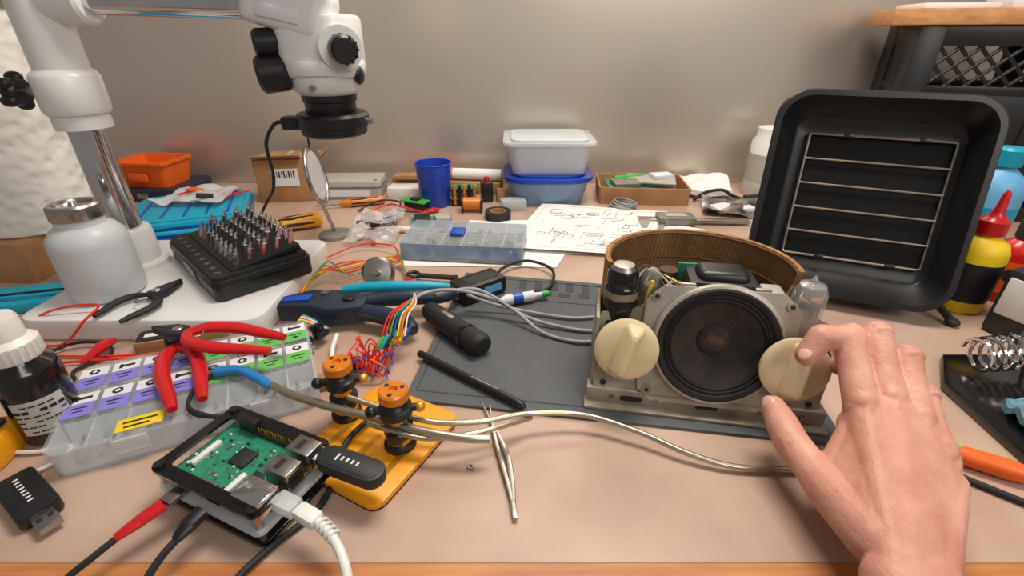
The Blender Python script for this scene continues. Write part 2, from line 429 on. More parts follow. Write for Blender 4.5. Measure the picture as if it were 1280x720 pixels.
# back-left clutter
b = B('storage_bin', (-69, 92.5, 2.2), yaw=-4)
b.loft([[(x, y, 0) for x, y in rrect(9, 7, 1)], [(x, y, 4.6) for x, y in rrect(10.4, 8.4, 1)], [(x, y, 4.6) for x, y in rrect(9.7, 7.7, .9)], [(x, y, .5) for x, y in rrect(8.4, 6.4, .8)]], 'orange')
b.prism(rrect(11, 9, 1), 4.2, 4.7, 'orange', hole=rrect(9.7, 7.7, 1)).box((0, -4.3, 2.1), (3.6, .4, 1.5), 'orange'); b.done()
b = B('hard_case', (-69, 92.5, 0), yaw=4); b.prism(rrect(15, 11, 1), 0, 2.15, 'dark_navy', bev=.3).box((0, -5.6, 1.2), (2, .4, 1), 'steel').done()
b = B('tool_case', (-52.5, 75.5, 0), yaw=22)
b.part('case').prism(rrect(17, 16, 2), 0, 3, 'teal', bev=.4).prism(rrect(15.6, 14.6, 1.6), 3, 3.2, 'teal', bev=.1)
b.prism(rrect(17.4, 16.4, 2), 2.0, 2.3, 'blue').tube([(-4, -8.1, 2), (-3.5, -9.7, 2), (3.5, -9.7, 2), (4, -8.1, 2)], .4, 'teal')
for k in range(5): b.box((-6+k*3, 0, 3.25), (.4, 12, .12), 'blue', bev=.04)
b.part('latches').box((-6, -8.2, 1.8), (2, .6, 1.4), 'black_plastic').box((6, -8.2, 1.8), (2, .6, 1.4), 'black_plastic'); b.done()
b = B('parts_bag', (-53, 78, 3.3)); b.world(); b.sheet([(-58, 74, 3.4), (-47, 74, 3.4), (-47, 83, 3.4), (-57, 83, 3.4)], 'clear_white', amp=1.3, freq=.35)
for k in range(6): b.tube([(-57+k*1.8, 76, 3.6), (-56+k*1.8, 79, 4.0), (-55+k*1.8, 82, 3.6)], .15, 'red_wire')
b.box((-50, 76, 4.6), (2.4, 1.4, .5), 'chip', rot=(0, 10, 30)).box((-54, 80, 4.4), (3, 1.2, .4), 'orange', rot=(5, 0, -20))
b.done()
b = B('parts_tray', (-50.5, 64.5, 0), yaw=30); b.prism(rrect(11, 5, 1), 0, 1.4, 'teal', bev=.3).prism(rrect(9.4, 3.4, .6), 1.4, 1.6, 'blue', bev=.05).done()
b = B('shipping_box', (-42, 91, 0), yaw=8)
b.box((0, 0, 3.9), (10.5, 8, 7.8), 'cardboard', bev=.12).box((0, -4.05, 4.6), (4.6, .06, 3.2), 'paper', bev=0)
for k in range(9): b.box((-1.8+k*.42, -4.09, 5.2), (.14 if k % 2 else .26, .03, 1.2), 'ink', bev=0)
b.box((-1, -4.0, 8.2), (8.5, .15, 2.2), 'cardboard', rot=(58, 0, 0), bev=0).box((5.9, -1, 7.2), (.15, 7, 3), 'cardboard', rot=(0, 35, 0), bev=0)
b.box((0, -.4, 7.82), (.8, 8, .04), 'beige_box', bev=0); b.done()
b = B('project_box', (-31.5, 92, 0), yaw=2); b.prism(rrect(13, 7, .8), 0, 3.4, 'beige_box', bev=.3).prism(rrect(13.2, 7.2, .8), 2.2, 2.4, 'steel_dull').box((0, -3.6, 1.2), (9, .1, 1.2), 'white_label', bev=0)
for k in (-5.6, 5.6): b.cyl((k, -2.6, 3.4), (k, -2.6, 3.5), .35, 'steel', seg=12)
b.done()
# magnifier with mesh rim
b = B('magnifier_stand', (-28.3, 69, 0)); b.world()
ax = Vector((.985, .12, .14)).normalized()
b.part('lens').torus((-28.3, 69, 9.8), 4.1, .28, 'steel', ax).torus((-28.3, 69, 9.8), 3.7, .12, 'steel', ax)
T = TR(-28.3, 69, 9.8) @ align(ax)
b.lathe([(0, -.2), (2.5, -.13), (3.75, 0), (2.5, .13), (0, .2)], 'clear_white', (-28.3, 69, 9.8), ax)
for k in range(40):
    a = k*2*math.pi/40; b.tube([T @ Vector((3.4*math.cos(a), 3.4*math.sin(a), 0)), T @ Vector((4.1*math.cos(a+.1), 4.1*math.sin(a+.1), .1))], .05, 'steel', seg=5, smooth=False)
b.part('stand').tube([(-28.2, 69, 5.7), (-28, 69.5, 3.5), (-27.5, 70, .8)], .28, 'steel').lathe([(0, 0), (2.4, 0), (2.4, .5), (1, .8), (0, .8)], 'steel_dull', (-27.5, 70, 0))
b.tube([(-28.5, 69, 13.9), (-27.6, 67, 15.6), (-26, 65, 16.2)], .15, 'black_rubber'); b.done()

# bit set
b = B('precision_bit_set', (-33.6, 54.1, 2.52), yaw=-44.5)
b.part('case').prism(rrect(17.4, 10.8, 1), 0, 2.4, 'black_plastic', bev=.25).prism(rrect(16.8, 10.2, .8), 2.4, 2.7, 'black_rubber')
b.prism(rrect(17.5, 10.9, 1), 1.5, 1.65, 'black_gloss')
b.box((0, -5.4, 1.2), (5, .3, 1.4), 'black_gloss')
b.part('tray').box((0, .8, 3.0), (15.4, 7.8, .7), 'black_plastic', rot=(6, 0, 0), bev=.15)
b.part('bits')
for i in range(10):
    for j in range(5):
        x = -6.7+i*1.48; y = -2.2+j*1.55; z = 3.2+(y*.1)
        if (i*7+j*3) % 13 == 0: continue
        b.cyl((x, y, z), (x, y+.3, z+1.2), .33, 'chrome', seg=6).cyl((x, y+.3, z+1.2), (x, y+.5, z+1.8), .2, 'chrome', r2=.12, seg=8)
b.part('holes')
for i in range(9): b.cyl((-7+i*1.75, -4.2, 2.68), (-7+i*1.75, -4.2, 2.74), .35, 'steel', seg=12)
b.done()

# screwdriver yellow
def screwdriver(name, p1, p2, r, m1, m2, shaft, L):
    p1, p2 = Vector(p1), Vector(p2); d = (p2-p1).normalized(); H = (p2-p1).length
    b = B(name, p1); b.world()
    b.part('handle').lathe([(0, 0), (r*.7, .05), (r, .5), (r, H*.3), (r*.85, H*.55), (r, H*.7), (r*.7, H*.92), (r*.5, H), (0, H)], m1, p1, d, seg=12)
    for k in range(6):
        b.lathe([(r*.2, 0), (r*.22, H*.6)], m2, p1+d*H*.15+align(d).to_3x3() @ Vector((r*.82*math.cos(k*math.pi/3), r*.82*math.sin(k*math.pi/3), 0)), d, seg=8)
    b.part('shaft').cyl(p2-d*.2, p2+d*L, r*.28, shaft, seg=10); return b.done()
screwdriver('screwdriver', (-31, 74.5, 1.2), (-38.6, 70.5, 1.2), 1.2, 'yellow_orange', 'black_rubber', 'steel', 3)
screwdriver('screwdriver', (-23.5, 86, .8), (-31, 83.5, .8), .8, 'amber', 'black_rubber', 'steel', 4)

def pliers(name, piv, ang, spread, hl, m_handle, nose=3.2, z=.9, r=.5, curve=1.2):
    b = B(name, piv, yaw=ang)
    # nose along +x
    b.part('jaws')
    for sg in (1, -1):
        b.prism([(-.9, 0), (-.6, sg*.75), (.6, sg*.8), (nose*.55, sg*.5), (nose, sg*.12), (nose, .02*sg), (0, 0)][::sg], z-.35, z+.35, 'chip', bev=.06)
    b.cyl((0, 0, z-.45), (0, 0, z+.5), .45, 'steel', seg=20, bev=.08)
    b.part('handles')
    for sg in (1, -1):
        sp = spread/2*sg
        b.tube([(-.5, -sg*.25, z), (-hl*.22, sp*.75+sg*curve*.35, z), (-hl*.5, sp+sg*curve*.45, z), (-hl*.8, sp+sg*curve*.2, z-.05), (-hl, sp*1.05, z-.1)], [.35, r, r*1.05, r, r*.85, r*.6], m_handle, seg=12, flat=.8)
    b.part('spring').tube([(-1, .2, z), (-1.8, .6, z+.1), (-2.4, 0, z+.1), (-1.8, -.6, z+.1), (-1, -.2, z)], .07, 'steel', seg=6)
    return b.done()
pliers('needle_nose_pliers', (-38.4, 45.6, 2.5), 72, 3.4, 5.4, 'black_rubber', nose=3.0, r=.4, z=.6)
pliers('flush_cutters', (-29.6, 35.8, 3.6), 170, 2.0, 9.6, 'red', nose=2.6, r=.58)
pliers('flush_cutters', (-30.4, 36.0, 2.6), 126, 1.9, 10, 'red', nose=2.2, r=.58, z=.7, curve=.8)

# ------------------------------------------------------------------ component organizer
b = B('component_organizer', (-26.6, 32.4, 0), yaw=26)
W, H = 18, 11
b.part('tray').prism(rrect(W, H, 1), 0, .3, 'clear_white').prism(rrect(W, H, 1), .3, 2.2, 'clear_white', hole=rrect(W-.3, H-.3, .85))
b.part('dividers')
for i in range(1, 8): b.box((-W/2+i*W/8, 0, 1.15), (.12, H-.6, 1.7), 'clear_white', bev=0)
for j in (-H/6, H/6): b.box((0, j, 1.15), (W-.6, .12, 1.7), 'clear_white', bev=0)
b.part('lid').prism(rrect(W+.2, H+.2, 1), 2.2, 2.4, 'clear').box((-4, -H/2-.15, 1.6), (2.2, .3, 1.2), 'clear_white').box((5, -H/2-.15, 1.6), (2.2, .3, 1.2), 'clear_white')
b.part('labels')
for i in range(8):
    for j in range(2):
        x = -W/2+(i+.5)*W/8; y = 3.4-j*3.7
        colm = 'green_label' if i >= 4 else 'purple_label'
        b.box((x, y+.85, 2.43), (1.95, 1.3, .03), 'white_label', bev=0)
        b.box((x, y-.65, 2.43), (1.95, 1.7, .03), colm, bev=0)
        k = (i+j) % 3
        if k == 0: b.cyl((x, y+.85, 2.45), (x, y+.85, 2.48), .4, 'ink', seg=6).cyl((x, y+.85, 2.46), (x, y+.85, 2.49), .16, 'white_label', seg=12)
        elif k == 1: b.box((x+.15, y+.85, 2.46), (.9, .3, .03), 'ink', bev=0).box((x-.4, y+.85, 2.46), (.25, .6, .03), 'ink', bev=0)
        else: b.cyl((x, y+.85, 2.45), (x, y+.85, 2.475), .38, 'ink', seg=16).cyl((x, y+.85, 2.46), (x, y+.85, 2.485), .18, 'white_label', seg=16)
        b.box((x, y-.4, 2.455), (1.1, .16, .015), 'ink', bev=0).box((x, y-.85, 2.455), (.7, .12, .015), 'ink', bev=0)
b.box((-3.4, -4.4, 2.43), (3.0, 1.4, .03), 'yellow', bev=0).box((-3.4, -4.2, 2.45), (2.2, .2, .02), 'ink', bev=0).box((-3.6, -4.7, 2.45), (1.6, .2, .02), 'ink', bev=0)
b.part('screws')
for k in range(190):
    x = random.uniform(-W/2+.6, W/2-.6); y = random.uniform(-H/2+.6, H/2-.6); a = random.uniform(0, 6.28)
    b.cyl((x, y, .5), (x+.45*math.cos(a), y+.45*math.sin(a), .6), .1, 'steel' if k % 3 else 'ink', seg=6)
b.done()

# ------------------------------------------------------------------ single-board computer
b = B('single_board_computer', (-18.0, 23.1, 0), yaw=-23.5)
b.part('case_bottom').prism(rrect(9.4, 6.6, .6), .3, .6, 'black_gloss', bev=.05).prism(rrect(9.4, 6.6, .6), 1.3, 1.6, 'clear_white', hole=rrect(8.0, 5.2, .4))
b.part('standoffs')
for sx in (-1, 1):
    for sy in (-1, 1):
        b.cyl((sx*4.2, sy*2.8, 0), (sx*4.2, sy*2.8, 3.1), .28, 'steel', seg=6).cyl((sx*4.2, sy*2.8, 3.1), (sx*4.2, sy*2.8, 3.3), .34, 'black_plastic', seg=16)
b.part('case_top').prism(rrect(9.4, 6.6, .6), 2.85, 3.1, 'black_gloss', hole=rrect(7.9, 4.9, .5))
b.prism([(-4.6, 1.6), (-2.6, 3.1), (-4.6, 3.1)], 2.86, 3.08, 'black_gloss')
b.part('circuit_board').prism(rrect(8.5, 5.6, .3), 2.0, 2.15, 'pcb')
b.box((-.6, .3, 2.25), (1.4, 1.4, .2), 'chip', bev=.03).box((1.6, -.6, 2.22), (.9, .9, .15), 'chip', bev=.02).box((-3.3, -.4, 2.3), (.4, 2.2, .3), 'white_plastic', bev=.03).box((.8, -1.7, 2.3), (.4, 2.0, .3), 'white_plastic', bev=.03)
for k in range(70):
    x = random.uniform(-3.9, 2.1); y = random.uniform(-2.5, 2.0)
    b.box((x, y, 2.2), (random.uniform(.1, .25), random.uniform(.08, .2), .1), random.choice(['steel', 'chip', 'beige_box', 'white_label']), bev=0)
b.part('pin_header').box((-.6, 2.45, 2.35), (5.2, .5, .35), 'chip', bev=.02)
for i in range(20):
    for j in (0, 1): b.cyl((-3.06+i*.26, 2.33+j*.25, 2.5), (-3.06+i*.26, 2.33+j*.25, 3.0), .035, 'gold', seg=4)
b.box((-2.2, 2.45, 3.0), (1.8, .55, .8), 'black_plastic', bev=.03)
b.part('ports').box((3.6, 1.9, 2.9), (1.9, 1.4, 1.55), 'steel', bev=.06).box((3.6, .1, 2.9), (1.9, 1.4, 1.55), 'steel', bev=.06).box((3.4, -1.95, 2.8), (2.2, 1.65, 1.4), 'chrome', bev=.06)
for y in (1.9, .1):
    b.box((4.56, y, 3.2), (.04, 1.1, .4), 'ink', bev=0).box((4.56, y, 2.6), (.04, 1.1, .4), 'ink', bev=0)
    b.box((3.4, y, 3.69), (.4, .8, .02), 'ink', bev=0)
b.box((-3.2, -2.6, 2.3), (.8, .6, .3), 'steel', bev=.03).box((-.6, -2.5, 2.4), (1.4, .8, .5), 'steel', bev=.04)
b.part('indicator').box((3.9, -2.9, 2.5), (.2, .1, .2), 'yellow', bev=0); b.done()

# USB stick plugged to USB port
b = B('usb_flash_drive', (-13.4, 22.7, 3.0), yaw=-22)
b.box((-.1, 0.6, .0), (1.2, 1.2, .45), 'steel', bev=.03).prism(rrect(5.0, 1.8, .85), -.45, .45, 'chip', bev=.12, M=TR(2.9, .6, 0))
b.prism(rrect(4.7, 1.4, .65), .45, .5, 'chip', bev=.02, M=TR(2.8, .6, 0))
for k in range(5): b.box((1.9+k*.4, .6, .52), (.14, .32 if k else .55, .02), 'white_label', bev=0)
b.torus((5.0, .6, 0), .28, .08, 'steel'); b.done()
# cables
b = B('ethernet_cable', (-13.5, 19.4, 2.8)); b.world()
b.part('plug').box((-13.6, 19.5, 2.8), (1.6, 1.1, .8), 'clear_white', rot=(0, 0, -25), bev=.1).box((-12.1, 18.8, 2.7), (1.7, 1.0, .85), 'cable_white', rot=(0, 0, -28), bev=.2)
for k in range(4): b.torus((-11.1+k*.3, 18.3-k*.22, 2.6-k*.05), .38, .09, 'cable_white', (.8, -.55, 0), seg=16, rs=6)
b.part('cable').tube([(-11.6, 18.6, 2.7), (-10.2, 17.5, 2.5), (-9.0, 15.8, 2.0), (-8.3, 13.5, .4), (-7.9, 11.5, -5), (-7.8, 11, -18)], .28, 'cable_white', seg=12); b.done()
b = B('usb_power_cable', (-21.5, 20, 2)); b.world()
b.part('plug').box((-21.3, 20.6, 2.2), (.9, 1.2, .35), 'steel', rot=(0, 0, -23), bev=.03).tube([(-21.6, 20.0, 2.2), (-22.5, 18.9, 2.0), (-23.3, 18.0, 1.8)], [.5, .45, .28], 'red', seg=10, flat=.7)
b.part('cable').tube([(-23.1, 18.2, 1.8), (-24, 17, 1.5), (-25, 15.8, 1.0), (-25.3, 14.4, .3), (-25.4, 12, -6), (-25.5, 11, -18)], .2, 'black_rubber'); b.done()
b = B('video_cable', (-18.5, 19, 2)); b.world()
b.part('plug').tube([(-18.9, 19.5, 2.2), (-19.3, 18.6, 2.1), (-19.6, 17.8, 1.9)], [.55, .55, .3], 'black_plastic', seg=10, flat=.7)
b.part('cable').tube([(-19.5, 18, 1.9), (-20, 17, 1.6), (-20.4, 15.8, 1), (-20.4, 14.4, .2), (-20.3, 12, -6), (-20.2, 11, -18)], .22, 'black_rubber'); b.done()
b = B('power_cord', (-12, 22, .3)); b.world(); b.tube([(-9.4, 31, .9), (-11.2, 28.6, 1.1), (-12.4, 26, 1.0), (-12.4, 23.4, .4), (-12.9, 21, .25), (-14.6, 18.6, .25), (-15.8, 16.6, .25), (-16.4, 14.5, -.2), (-16.6, 12.5, -6), (-16.6, 12, -18)], .22, 'black_rubber'); b.done()

# ------------------------------------------------------------------ yellow plate with posts
b = B('helping_hands_base', (-10.3, 27.2, 0), yaw=-28)
b.part('plate').prism(rrect(8.6, 10.0, 1.0), .1, .6, 'yellow_orange', bev=.1)
b.prism(rrect(8.6, 10.0, 1.0), 0, .12, 'black_rubber')
b.part('slots')
for x in (-2.8, 0, 2.8):
    b.prism(rrect(.5, 3, .24), .6, .63, 'gold', M=TR(x, -1.2, 0))
b.world()
for i, (x, y) in enumerate([(-13.4, 29.7), (-8.4, 26.5)]):
    b.part('post_%d' % (i+1))
    b.lathe([(0, .6), (1.2, .6), (1.2, .9), (.9, 1.1), (.65, 1.4), (.65, 1.7), (1.05, 1.9), (1.1, 2.6), (.7, 2.9), (.6, 3.3), (.9, 3.5), (1.2, 3.7), (1.2, 4.3), (.9, 4.5), (.7, 4.8), (.7, 5.1)], 'black_plastic', (x, y, 0), seg=28)
    b.lathe([(.5, 2.85), (.72, 2.9), (.72, 3.3), (.5, 3.35)], 'gold', (x, y, 0)).lathe([(.7, 1.2), (.95, 1.25), (.95, 1.6), (.7, 1.65)], 'gold', (x, y, 0))
    b.lathe([(0, 5.0), (1.0, 5.0), (1.08, 5.1), (1.08, 5.7), (.95, 5.85), (.35, 5.85), (.3, 5.6), (0, 5.6)], 'amber', (x, y, 0), seg=28)
    for k in range(3):
        a = k*2.09+.4; b.cyl((x+.66*math.cos(a), y+.66*math.sin(a), 5.84), (x+.66*math.cos(a), y+.66*math.sin(a), 5.88), .17, 'ink', seg=12)
    b.cyl((x-1.7, y-.3, 4.0), (x+1.7, y+.3, 4.0), .3, 'black_plastic', seg=12).sphere((x-1.7, y-.3, 4.0), .45, 'black_plastic').sphere((x+1.7, y+.3, 4.0), .4, 'gold')
    b.box((x, y-.8, 2.2), (1.1, 1.2, .9), 'black_plastic', bev=.15)
b.done()

# flexible metal tubes
b = B('flexible_metal_arm', (-11, 27, 3)); b.world()
b.part('tube').tube([(-19.6, 30.4, 3.1), (-16.5, 28.9, 3.0), (-13, 27.6, 3.0), (-10.5, 26.9, 2.9), (-6.6, 25.6, 2.8), (-3.5, 25.1, 2.6), (-1.6, 25.2, 2.4)], .33, 'tube_metal', seg=12)
b.tube([(-12.5, 28.4, 3.5), (-9.5, 27.6, 3.0), (-6, 26.6, 2.7), (-2.5, 26.9, 2.4), (1.2, 28.2, 2.0), (5.6, 28.5, 1.6), (9.6, 27.1, 1.2), (12.8, 25.4, .8), (16, 24.4, .5), (20.4, 24.2, .4)], .22, 'tube_metal', seg=12)
b.tube([(-10.5, 26.2, 2.9), (-6.6, 25.2, 2.5), (-3.8, 25.6, 2.3), (-1.4, 26.4, 2.2), (1.5, 28.3, 1.5)], .2, 'tube_metal', seg=12)
b.part('heat_shrink').tube([(-24.8, 32.2, 2.9), (-22.8, 32.1, 3.2), (-21, 31.2, 3.2), (-19.2, 30.1, 3.1)], [.45, .4, .4, .36], 'heat_shrink', seg=12)
b.tube([(-24.8, 32.2, 2.9), (-25.6, 31, 2.7), (-25.2, 28.8, 2.6), (-23.6, 27.2, 2.8), (-21, 26.8, 3.0)], .15, 'black_rubber').tube([(-25, 32.5, 2.8), (-25.4, 30, 2.7), (-24.4, 27.8, 2.9), (-21.4, 26.6, 3.0)], .15, 'black_rubber')
b.done()

# tweezers
b = B('tweezers', (-.6, 25.5, 0)); b.world()
for sg in (1, -1):
    b.tube([(.15, 20.8, .35), (-.05+sg*.12, 22.5, .4), (-.5+sg*.28, 25, .42), (-1.1+sg*.2, 27.2, .4), (-1.7-sg*.05, 29.2, .4), (-2.2-sg*.32, 31.3, .3)], [.1, .17, .2, .18, .12, .05], 'steel', seg=8, flat=.5)
b.box((.12, 21.0, .36), (.36, 1.4, .25), 'steel', rot=(0, 0, 8), bev=.06); b.done()
b = B('hex_nut', (-3, 24.7, 0)); b.prism([(.28*math.cos(k*math.pi/3), .28*math.sin(k*math.pi/3)) for k in range(6)], 0, .26, 'steel', hole=[(.14*math.cos(k*math.pi/3), .14*math.sin(k*math.pi/3)) for k in range(6)]).done()

# ------------------------------------------------------------------ soldering mat
b = B('soldering_mat', (9, 41, 0)); b.world()
b.part('sheet').prism([(-9.3, 31.9), (25.6, 26.6), (28.4, 50), (-6.0, 56.5)], .02, .3, 'mat_gray', bev=.05)
b.part('ridges')
def mline(x0, y0, x1, y1, w=.14, mt='mat_groove', z=.31):
    d = Vector((x1-x0, y1-y0)); b.box(((x0+x1)/2, (y0+y1)/2, z), (d.length, w, .05), mt, rot=(0, 0, math.degrees(math.atan2(d.y, d.x))), bev=0)
mline(-8.4, 33.0, 23.6, 28.2); mline(-7.0, 50.5, 26.2, 45.2); 
mline(-8.4, 33.0, -5.4, 55.4); mline(-5.4, 55.4, 26.6, 49.4)
for k in range(13):
    x = 1.5+k*1.9
    mline(x, 54.2-k*.32, x-.2, 52.0-k*.32, .9, 'mat_groove')
for k in range(10): mline(1.2+k*2.2, 51.0-k*.35, 2.6+k*2.2, 50.8-k*.35, .9)
b.done()
b = B('stylus_pen', (-4, 34.0, .3)); b.world()
b.tube([(-8.9, 37.8, .8), (-8.4, 37.4, .8), (-4, 34.1, .8), (.2, 31.0, .8), (1.1, 30.3, .72)], [.12, .36, .38, .38, .36, .1], 'black_plastic', seg=12).tube([(-3.6, 33.8, 1.12), (-1.2, 32.1, 1.12)], .1, 'steel_dull', seg=6).done()
b = B('handheld_rotary_tool', (-5.6, 41.3, .3)); b.world()
b.part('barrel').tube([(-9.2, 45.0, 1.5), (-8.5, 44.2, 1.5), (-6.1, 41.5, 1.5), (-4.1, 39.3, 1.5), (-3.1, 38.2, 1.5), (-2.8, 37.8, 1.45)], [.7, 1.1, 1.15, 1.2, 1.25, .9], 'black_rubber', seg=20)
b.part('collar').tube([(-4.7, 39.9, 1.52), (-4.4, 39.6, 1.52)], 1.27, 'black_gloss', seg=20).box((-6.6, 42.0, 2.6), (1.8, .5, .2), 'steel_dull', rot=(0, 0, -48), bev=.08); b.done()
b = B('adjustable_wrench', (-6, 57, 0)); b.world(); b.tube([(-12, 54.6, .8), (-8, 54.0, .8), (-7, 53.8, .8)], [.5, .45, .6], 'black_plastic', flat=.6).torus((-12.6, 54.8, .8), .7, .25, 'black_plastic').done()
b = B('digital_module', (-4.0, 50.4, .3), yaw=38); b.box((0, 0, 1.2), (6.0, 3.2, 2.0), 'black_plastic', bev=.2).box((.3, 0, 2.22), (4, 1.8, .05), 'chip', bev=0).box((-3.1, 0, 1.2), (.6, 1.4, .9), 'steel', bev=.05).box((1, -1.62, 1.2), (2.4, .06, .9), 'light_blue', bev=0).done()
b = B('glue_tube', (.6, 48.2, .3), yaw=18); b.lathe([(0, 0), (.3, 0), (.35, .9), (.6, 1.0), (.65, 4.2), (.1, 5.4)], 'white_label', (3, 0, .75), (-1, 0, 0), seg=20).lathe([(.67, 0), (.68, 0), (.68, 1.2), (.67, 1.2)], 'blue', (.6, 0, .75), (-1, 0, 0), seg=20).cyl((3, 0, .75), (3.8, 0, .75), .4, 'green', seg=16).done()

# wire stripper
b = B('wire_stripper', (-18, 45, 0)); b.world()
b.part('head').prism([(-24.6, 43.3), (-24.8, 45.4), (-22, 47.0), (-18, 47.0), (-15.6, 45.6), (-15.6, 43.2), (-19, 42.6), (-21.5, 43.4)], .9, 2.9, 'dark_navy', bev=.25)
b.prism([(-24.4, 43.9), (-24.4, 44.9), (-21.5, 45.6), (-21.5, 44.2)], 2.9, 3.15, 'blue', bev=.08).cyl((-17.4, 44.8, .8), (-17.4, 44.8, 3.2), .7, 'black_plastic', bev=.1).cyl((-20.3, 45.9, 2.8), (-20.3, 45.9, 3.15), .45, 'steel')
b.box((-22.6, 46.4, 2.0), (2.4, .8, 1.6), 'black_plastic', rot=(0, 0, 30), bev=.2)
b.part('upper_handle').tube([(-16.6, 45.5, 2.1), (-14, 46.0, 2.2), (-11, 46.2, 2.3), (-8, 46.8, 2.1), (-6.3, 47.6, 2.0)], [.7, .85, .9, .85, .5], 'dark_navy', seg=14)
b.tube([(-18.8, 46.9, 2.8), (-16.2, 47.0, 3.1), (-13, 46.9, 3.3), (-9.5, 47.2, 3.2), (-7, 47.8, 2.8)], [.45, .6, .6, .55, .3], 'teal', seg=12)
b.part('lower_handle').tube([(-17, 44, 1.9), (-14, 43.3, 1.8), (-11.2, 42.0, 1.7), (-9.9, 40.7, 1.5)], [.8, .95, 1.0, .6], 'dark_navy', seg=14)
b.tube([(-16, 43.0, 1.8), (-13.5, 42.4, 1.7), (-11.5, 41.3, 1.6)], [.3, .45, .3], 'black_rubber', seg=10); b.done()

# jumper wires
b = B('jumper_wire_bundle', (-12.8, 37.5, 0)); b.world()
cols = ['red_wire', 'red_wire', 'green', 'blue', 'yellow', 'orange', 'cable_white', 'teal', 'red_wire', 'green']
for k in range(30):
    x = random.uniform(-14, -12); y = random.uniform(34.8, 38.0)
    pts = [(x, y, .3)]
    a = random.uniform(0, 6.28)
    for j in range(4):
        a += random.uniform(-1.4, 1.4); x += .8*math.cos(a); y += .8*math.sin(a)
        x = min(max(x, -14.8), -11.2); y = min(max(y, 34.2), 39.0); pts.append((x, y, random.uniform(.5, 2.8)))
    b.tube(pts, .075, ['red_wire', 'red_wire', 'blue', 'orange', 'red_wire', 'red_wire'][k % 6], seg=6, n=5)
for k in range(7):
    b.box((-12.2+k*.36, 36.8+k*.3, 2.6), (.28, 1.5, .28), ['green', 'teal', 'ink', 'green', 'orange', 'yellow', 'blue'][k], rot=(30, 0, -24), bev=.03)
    b.tube([(-12.2+k*.36, 37.6, 2.9), (-11.8+k*.3, 39.6, 4.0), (-10.9+k*.2, 42.0, 3.9), (-10.4, 43.8+k*.2, 3.4)], .08, cols[k], seg=6)
b.done()
b = B('wire_clip_cluster', (-20.5, 39.8, 0)); b.world()
for k in range(14):
    b.box((-20.5+random.uniform(-1.8, 1.8), 39.6+random.uniform(-1.6, 1.6), .6+random.uniform(0, 1.6)), (1.6, .5, .6), 'black_plastic', rot=(0, random.uniform(-30, 30), random.uniform(0, 180)), bev=.08)
for k in range(8): b.tube([(-22.5+k*.4, 39, 1), (-21.5, 40+k*.3, 2.4), (-20+k*.2, 41.2, 1.4)], .09, cols[k], seg=6)
b.done()
b = B('test_lead_bundle', (-20, 56, 0)); b.world()
for k, mt in enumerate(['red_wire', 'red_wire', 'yellow', 'orange', 'red_wire', 'green']):
    o = k*.6
    b.tube([(-25+o*.2, 47.6+o*.3, .8), (-24.5+o*.5, 51+o, 1.4+.3*k), (-23+o, 57-o, 1.2), (-19+o, 59+o*.6, .8), (-15.0+o*.3, 58-o*.5, 1.0), (-13.4, 55-o*.3, .6)], .1, mt, seg=6)
b.tube([(-26, 60, .5), (-22, 64, 1), (-17, 63, 1.3), (-15.2, 59, .9), (-13.2, 54.4, .5)], .11, 'red_wire', seg=6)
b.tube([(-13.4, 54.9, .5), (-12.6, 53.0, .6), (-11.6, 52.2, .5)], [.3, .5, .25], 'red', seg=8)
b.done()
b = B('potentiometer', (-16.2, 51.8, 0)); b.lathe([(0, 0), (1.8, 0), (1.9, .15), (1.9, 1.5), (1.6, 1.8), (.5, 1.9), (.4, 3.0), (0, 3.0)], 'steel', (0, 1, 2.0), (.1, -.8, .45)).box((0, .6, .25), (2.6, 1.6, .5), 'cardboard', bev=.05).box((1.6, .4, 1.2), (.5, .4, 1.6), 'gold', bev=.05).done()

# gray cables on the mat
b = B('gray_cable', (0, 44, .5)); b.world()
b.tube([(-11.2, 38.6, 1.2), (-10.6, 41.5, 3.4), (-9.4, 44.6, 3.6), (-6, 45.4, 3.6), (-2, 45.2, 2.6), (2, 43.8, 1.0), (6.2, 42.4, .6), (9.5, 42, .6), (13, 43, .6)], .2, 'cable_gray', seg=10)
b.tube([(-8.2, 45.4, 3.0), (-4, 46, 3.4), (0, 44.2, 2.0), (3.2, 41.6, .65), (6.8, 40, .6), (10, 40.6, .6)], .2, 'cable_gray', seg=10)
b.tube([(-5.0, 46.6, 2.4), (-2, 46.2, 1.4), (2.2, 45.6, .7), (6.5, 44.6, .6), (10, 45, .6)], .18, 'cable_gray', seg=8).done()
b = B('black_cable', (2, 55, .4)); b.world(); b.tube([(-2.0, 52.4, 1.2), (-1.2, 56.5, .9), (2, 58.6, 1.0), (5.2, 56, .9), (4.4, 51.4, .6), (1.2, 50.4, .6)], .2, 'black_rubber').done()

# ------------------------------------------------------------------ radio with speaker
b = B('vintage_radio_chassis', (15.8, 29.9, .3), yaw=-10)
TILT = RX(-14)
b.part('chassis').box((-.4, 5.2, 1.7), (18.2, 6.6, 3.2), 'chassis_metal', bev=.15).box((-9.3, 3.0, 4.2), (.3, 5.0, 7.8), 'chassis_metal', bev=.08)
b.box((8.5, 3.2, 3.2), (.3, 4.4, 5.8), 'chassis_metal', bev=.08)
b.box((-.4, .6, .8), (18.6, 1.2, 1.5), 'chassis_metal', bev=.12).box((-.4, -.2, .15), (18.8, 1.4, .25), 'chassis_metal', bev=.05)
for x in (-7.6, -4, 4, 7.2): b.cyl((x, .02, .9), (x, -.1, .9), .22, 'steel', seg=12)
for x in (-6, 0, 5.6): b.prism(rrect(1.8, .5, .24), 0, .05, 'ink', M=TR(x, -.01, .8) @ RX(90))
b.part('front_panel'); b.local(TILT)
SZ = 6.25
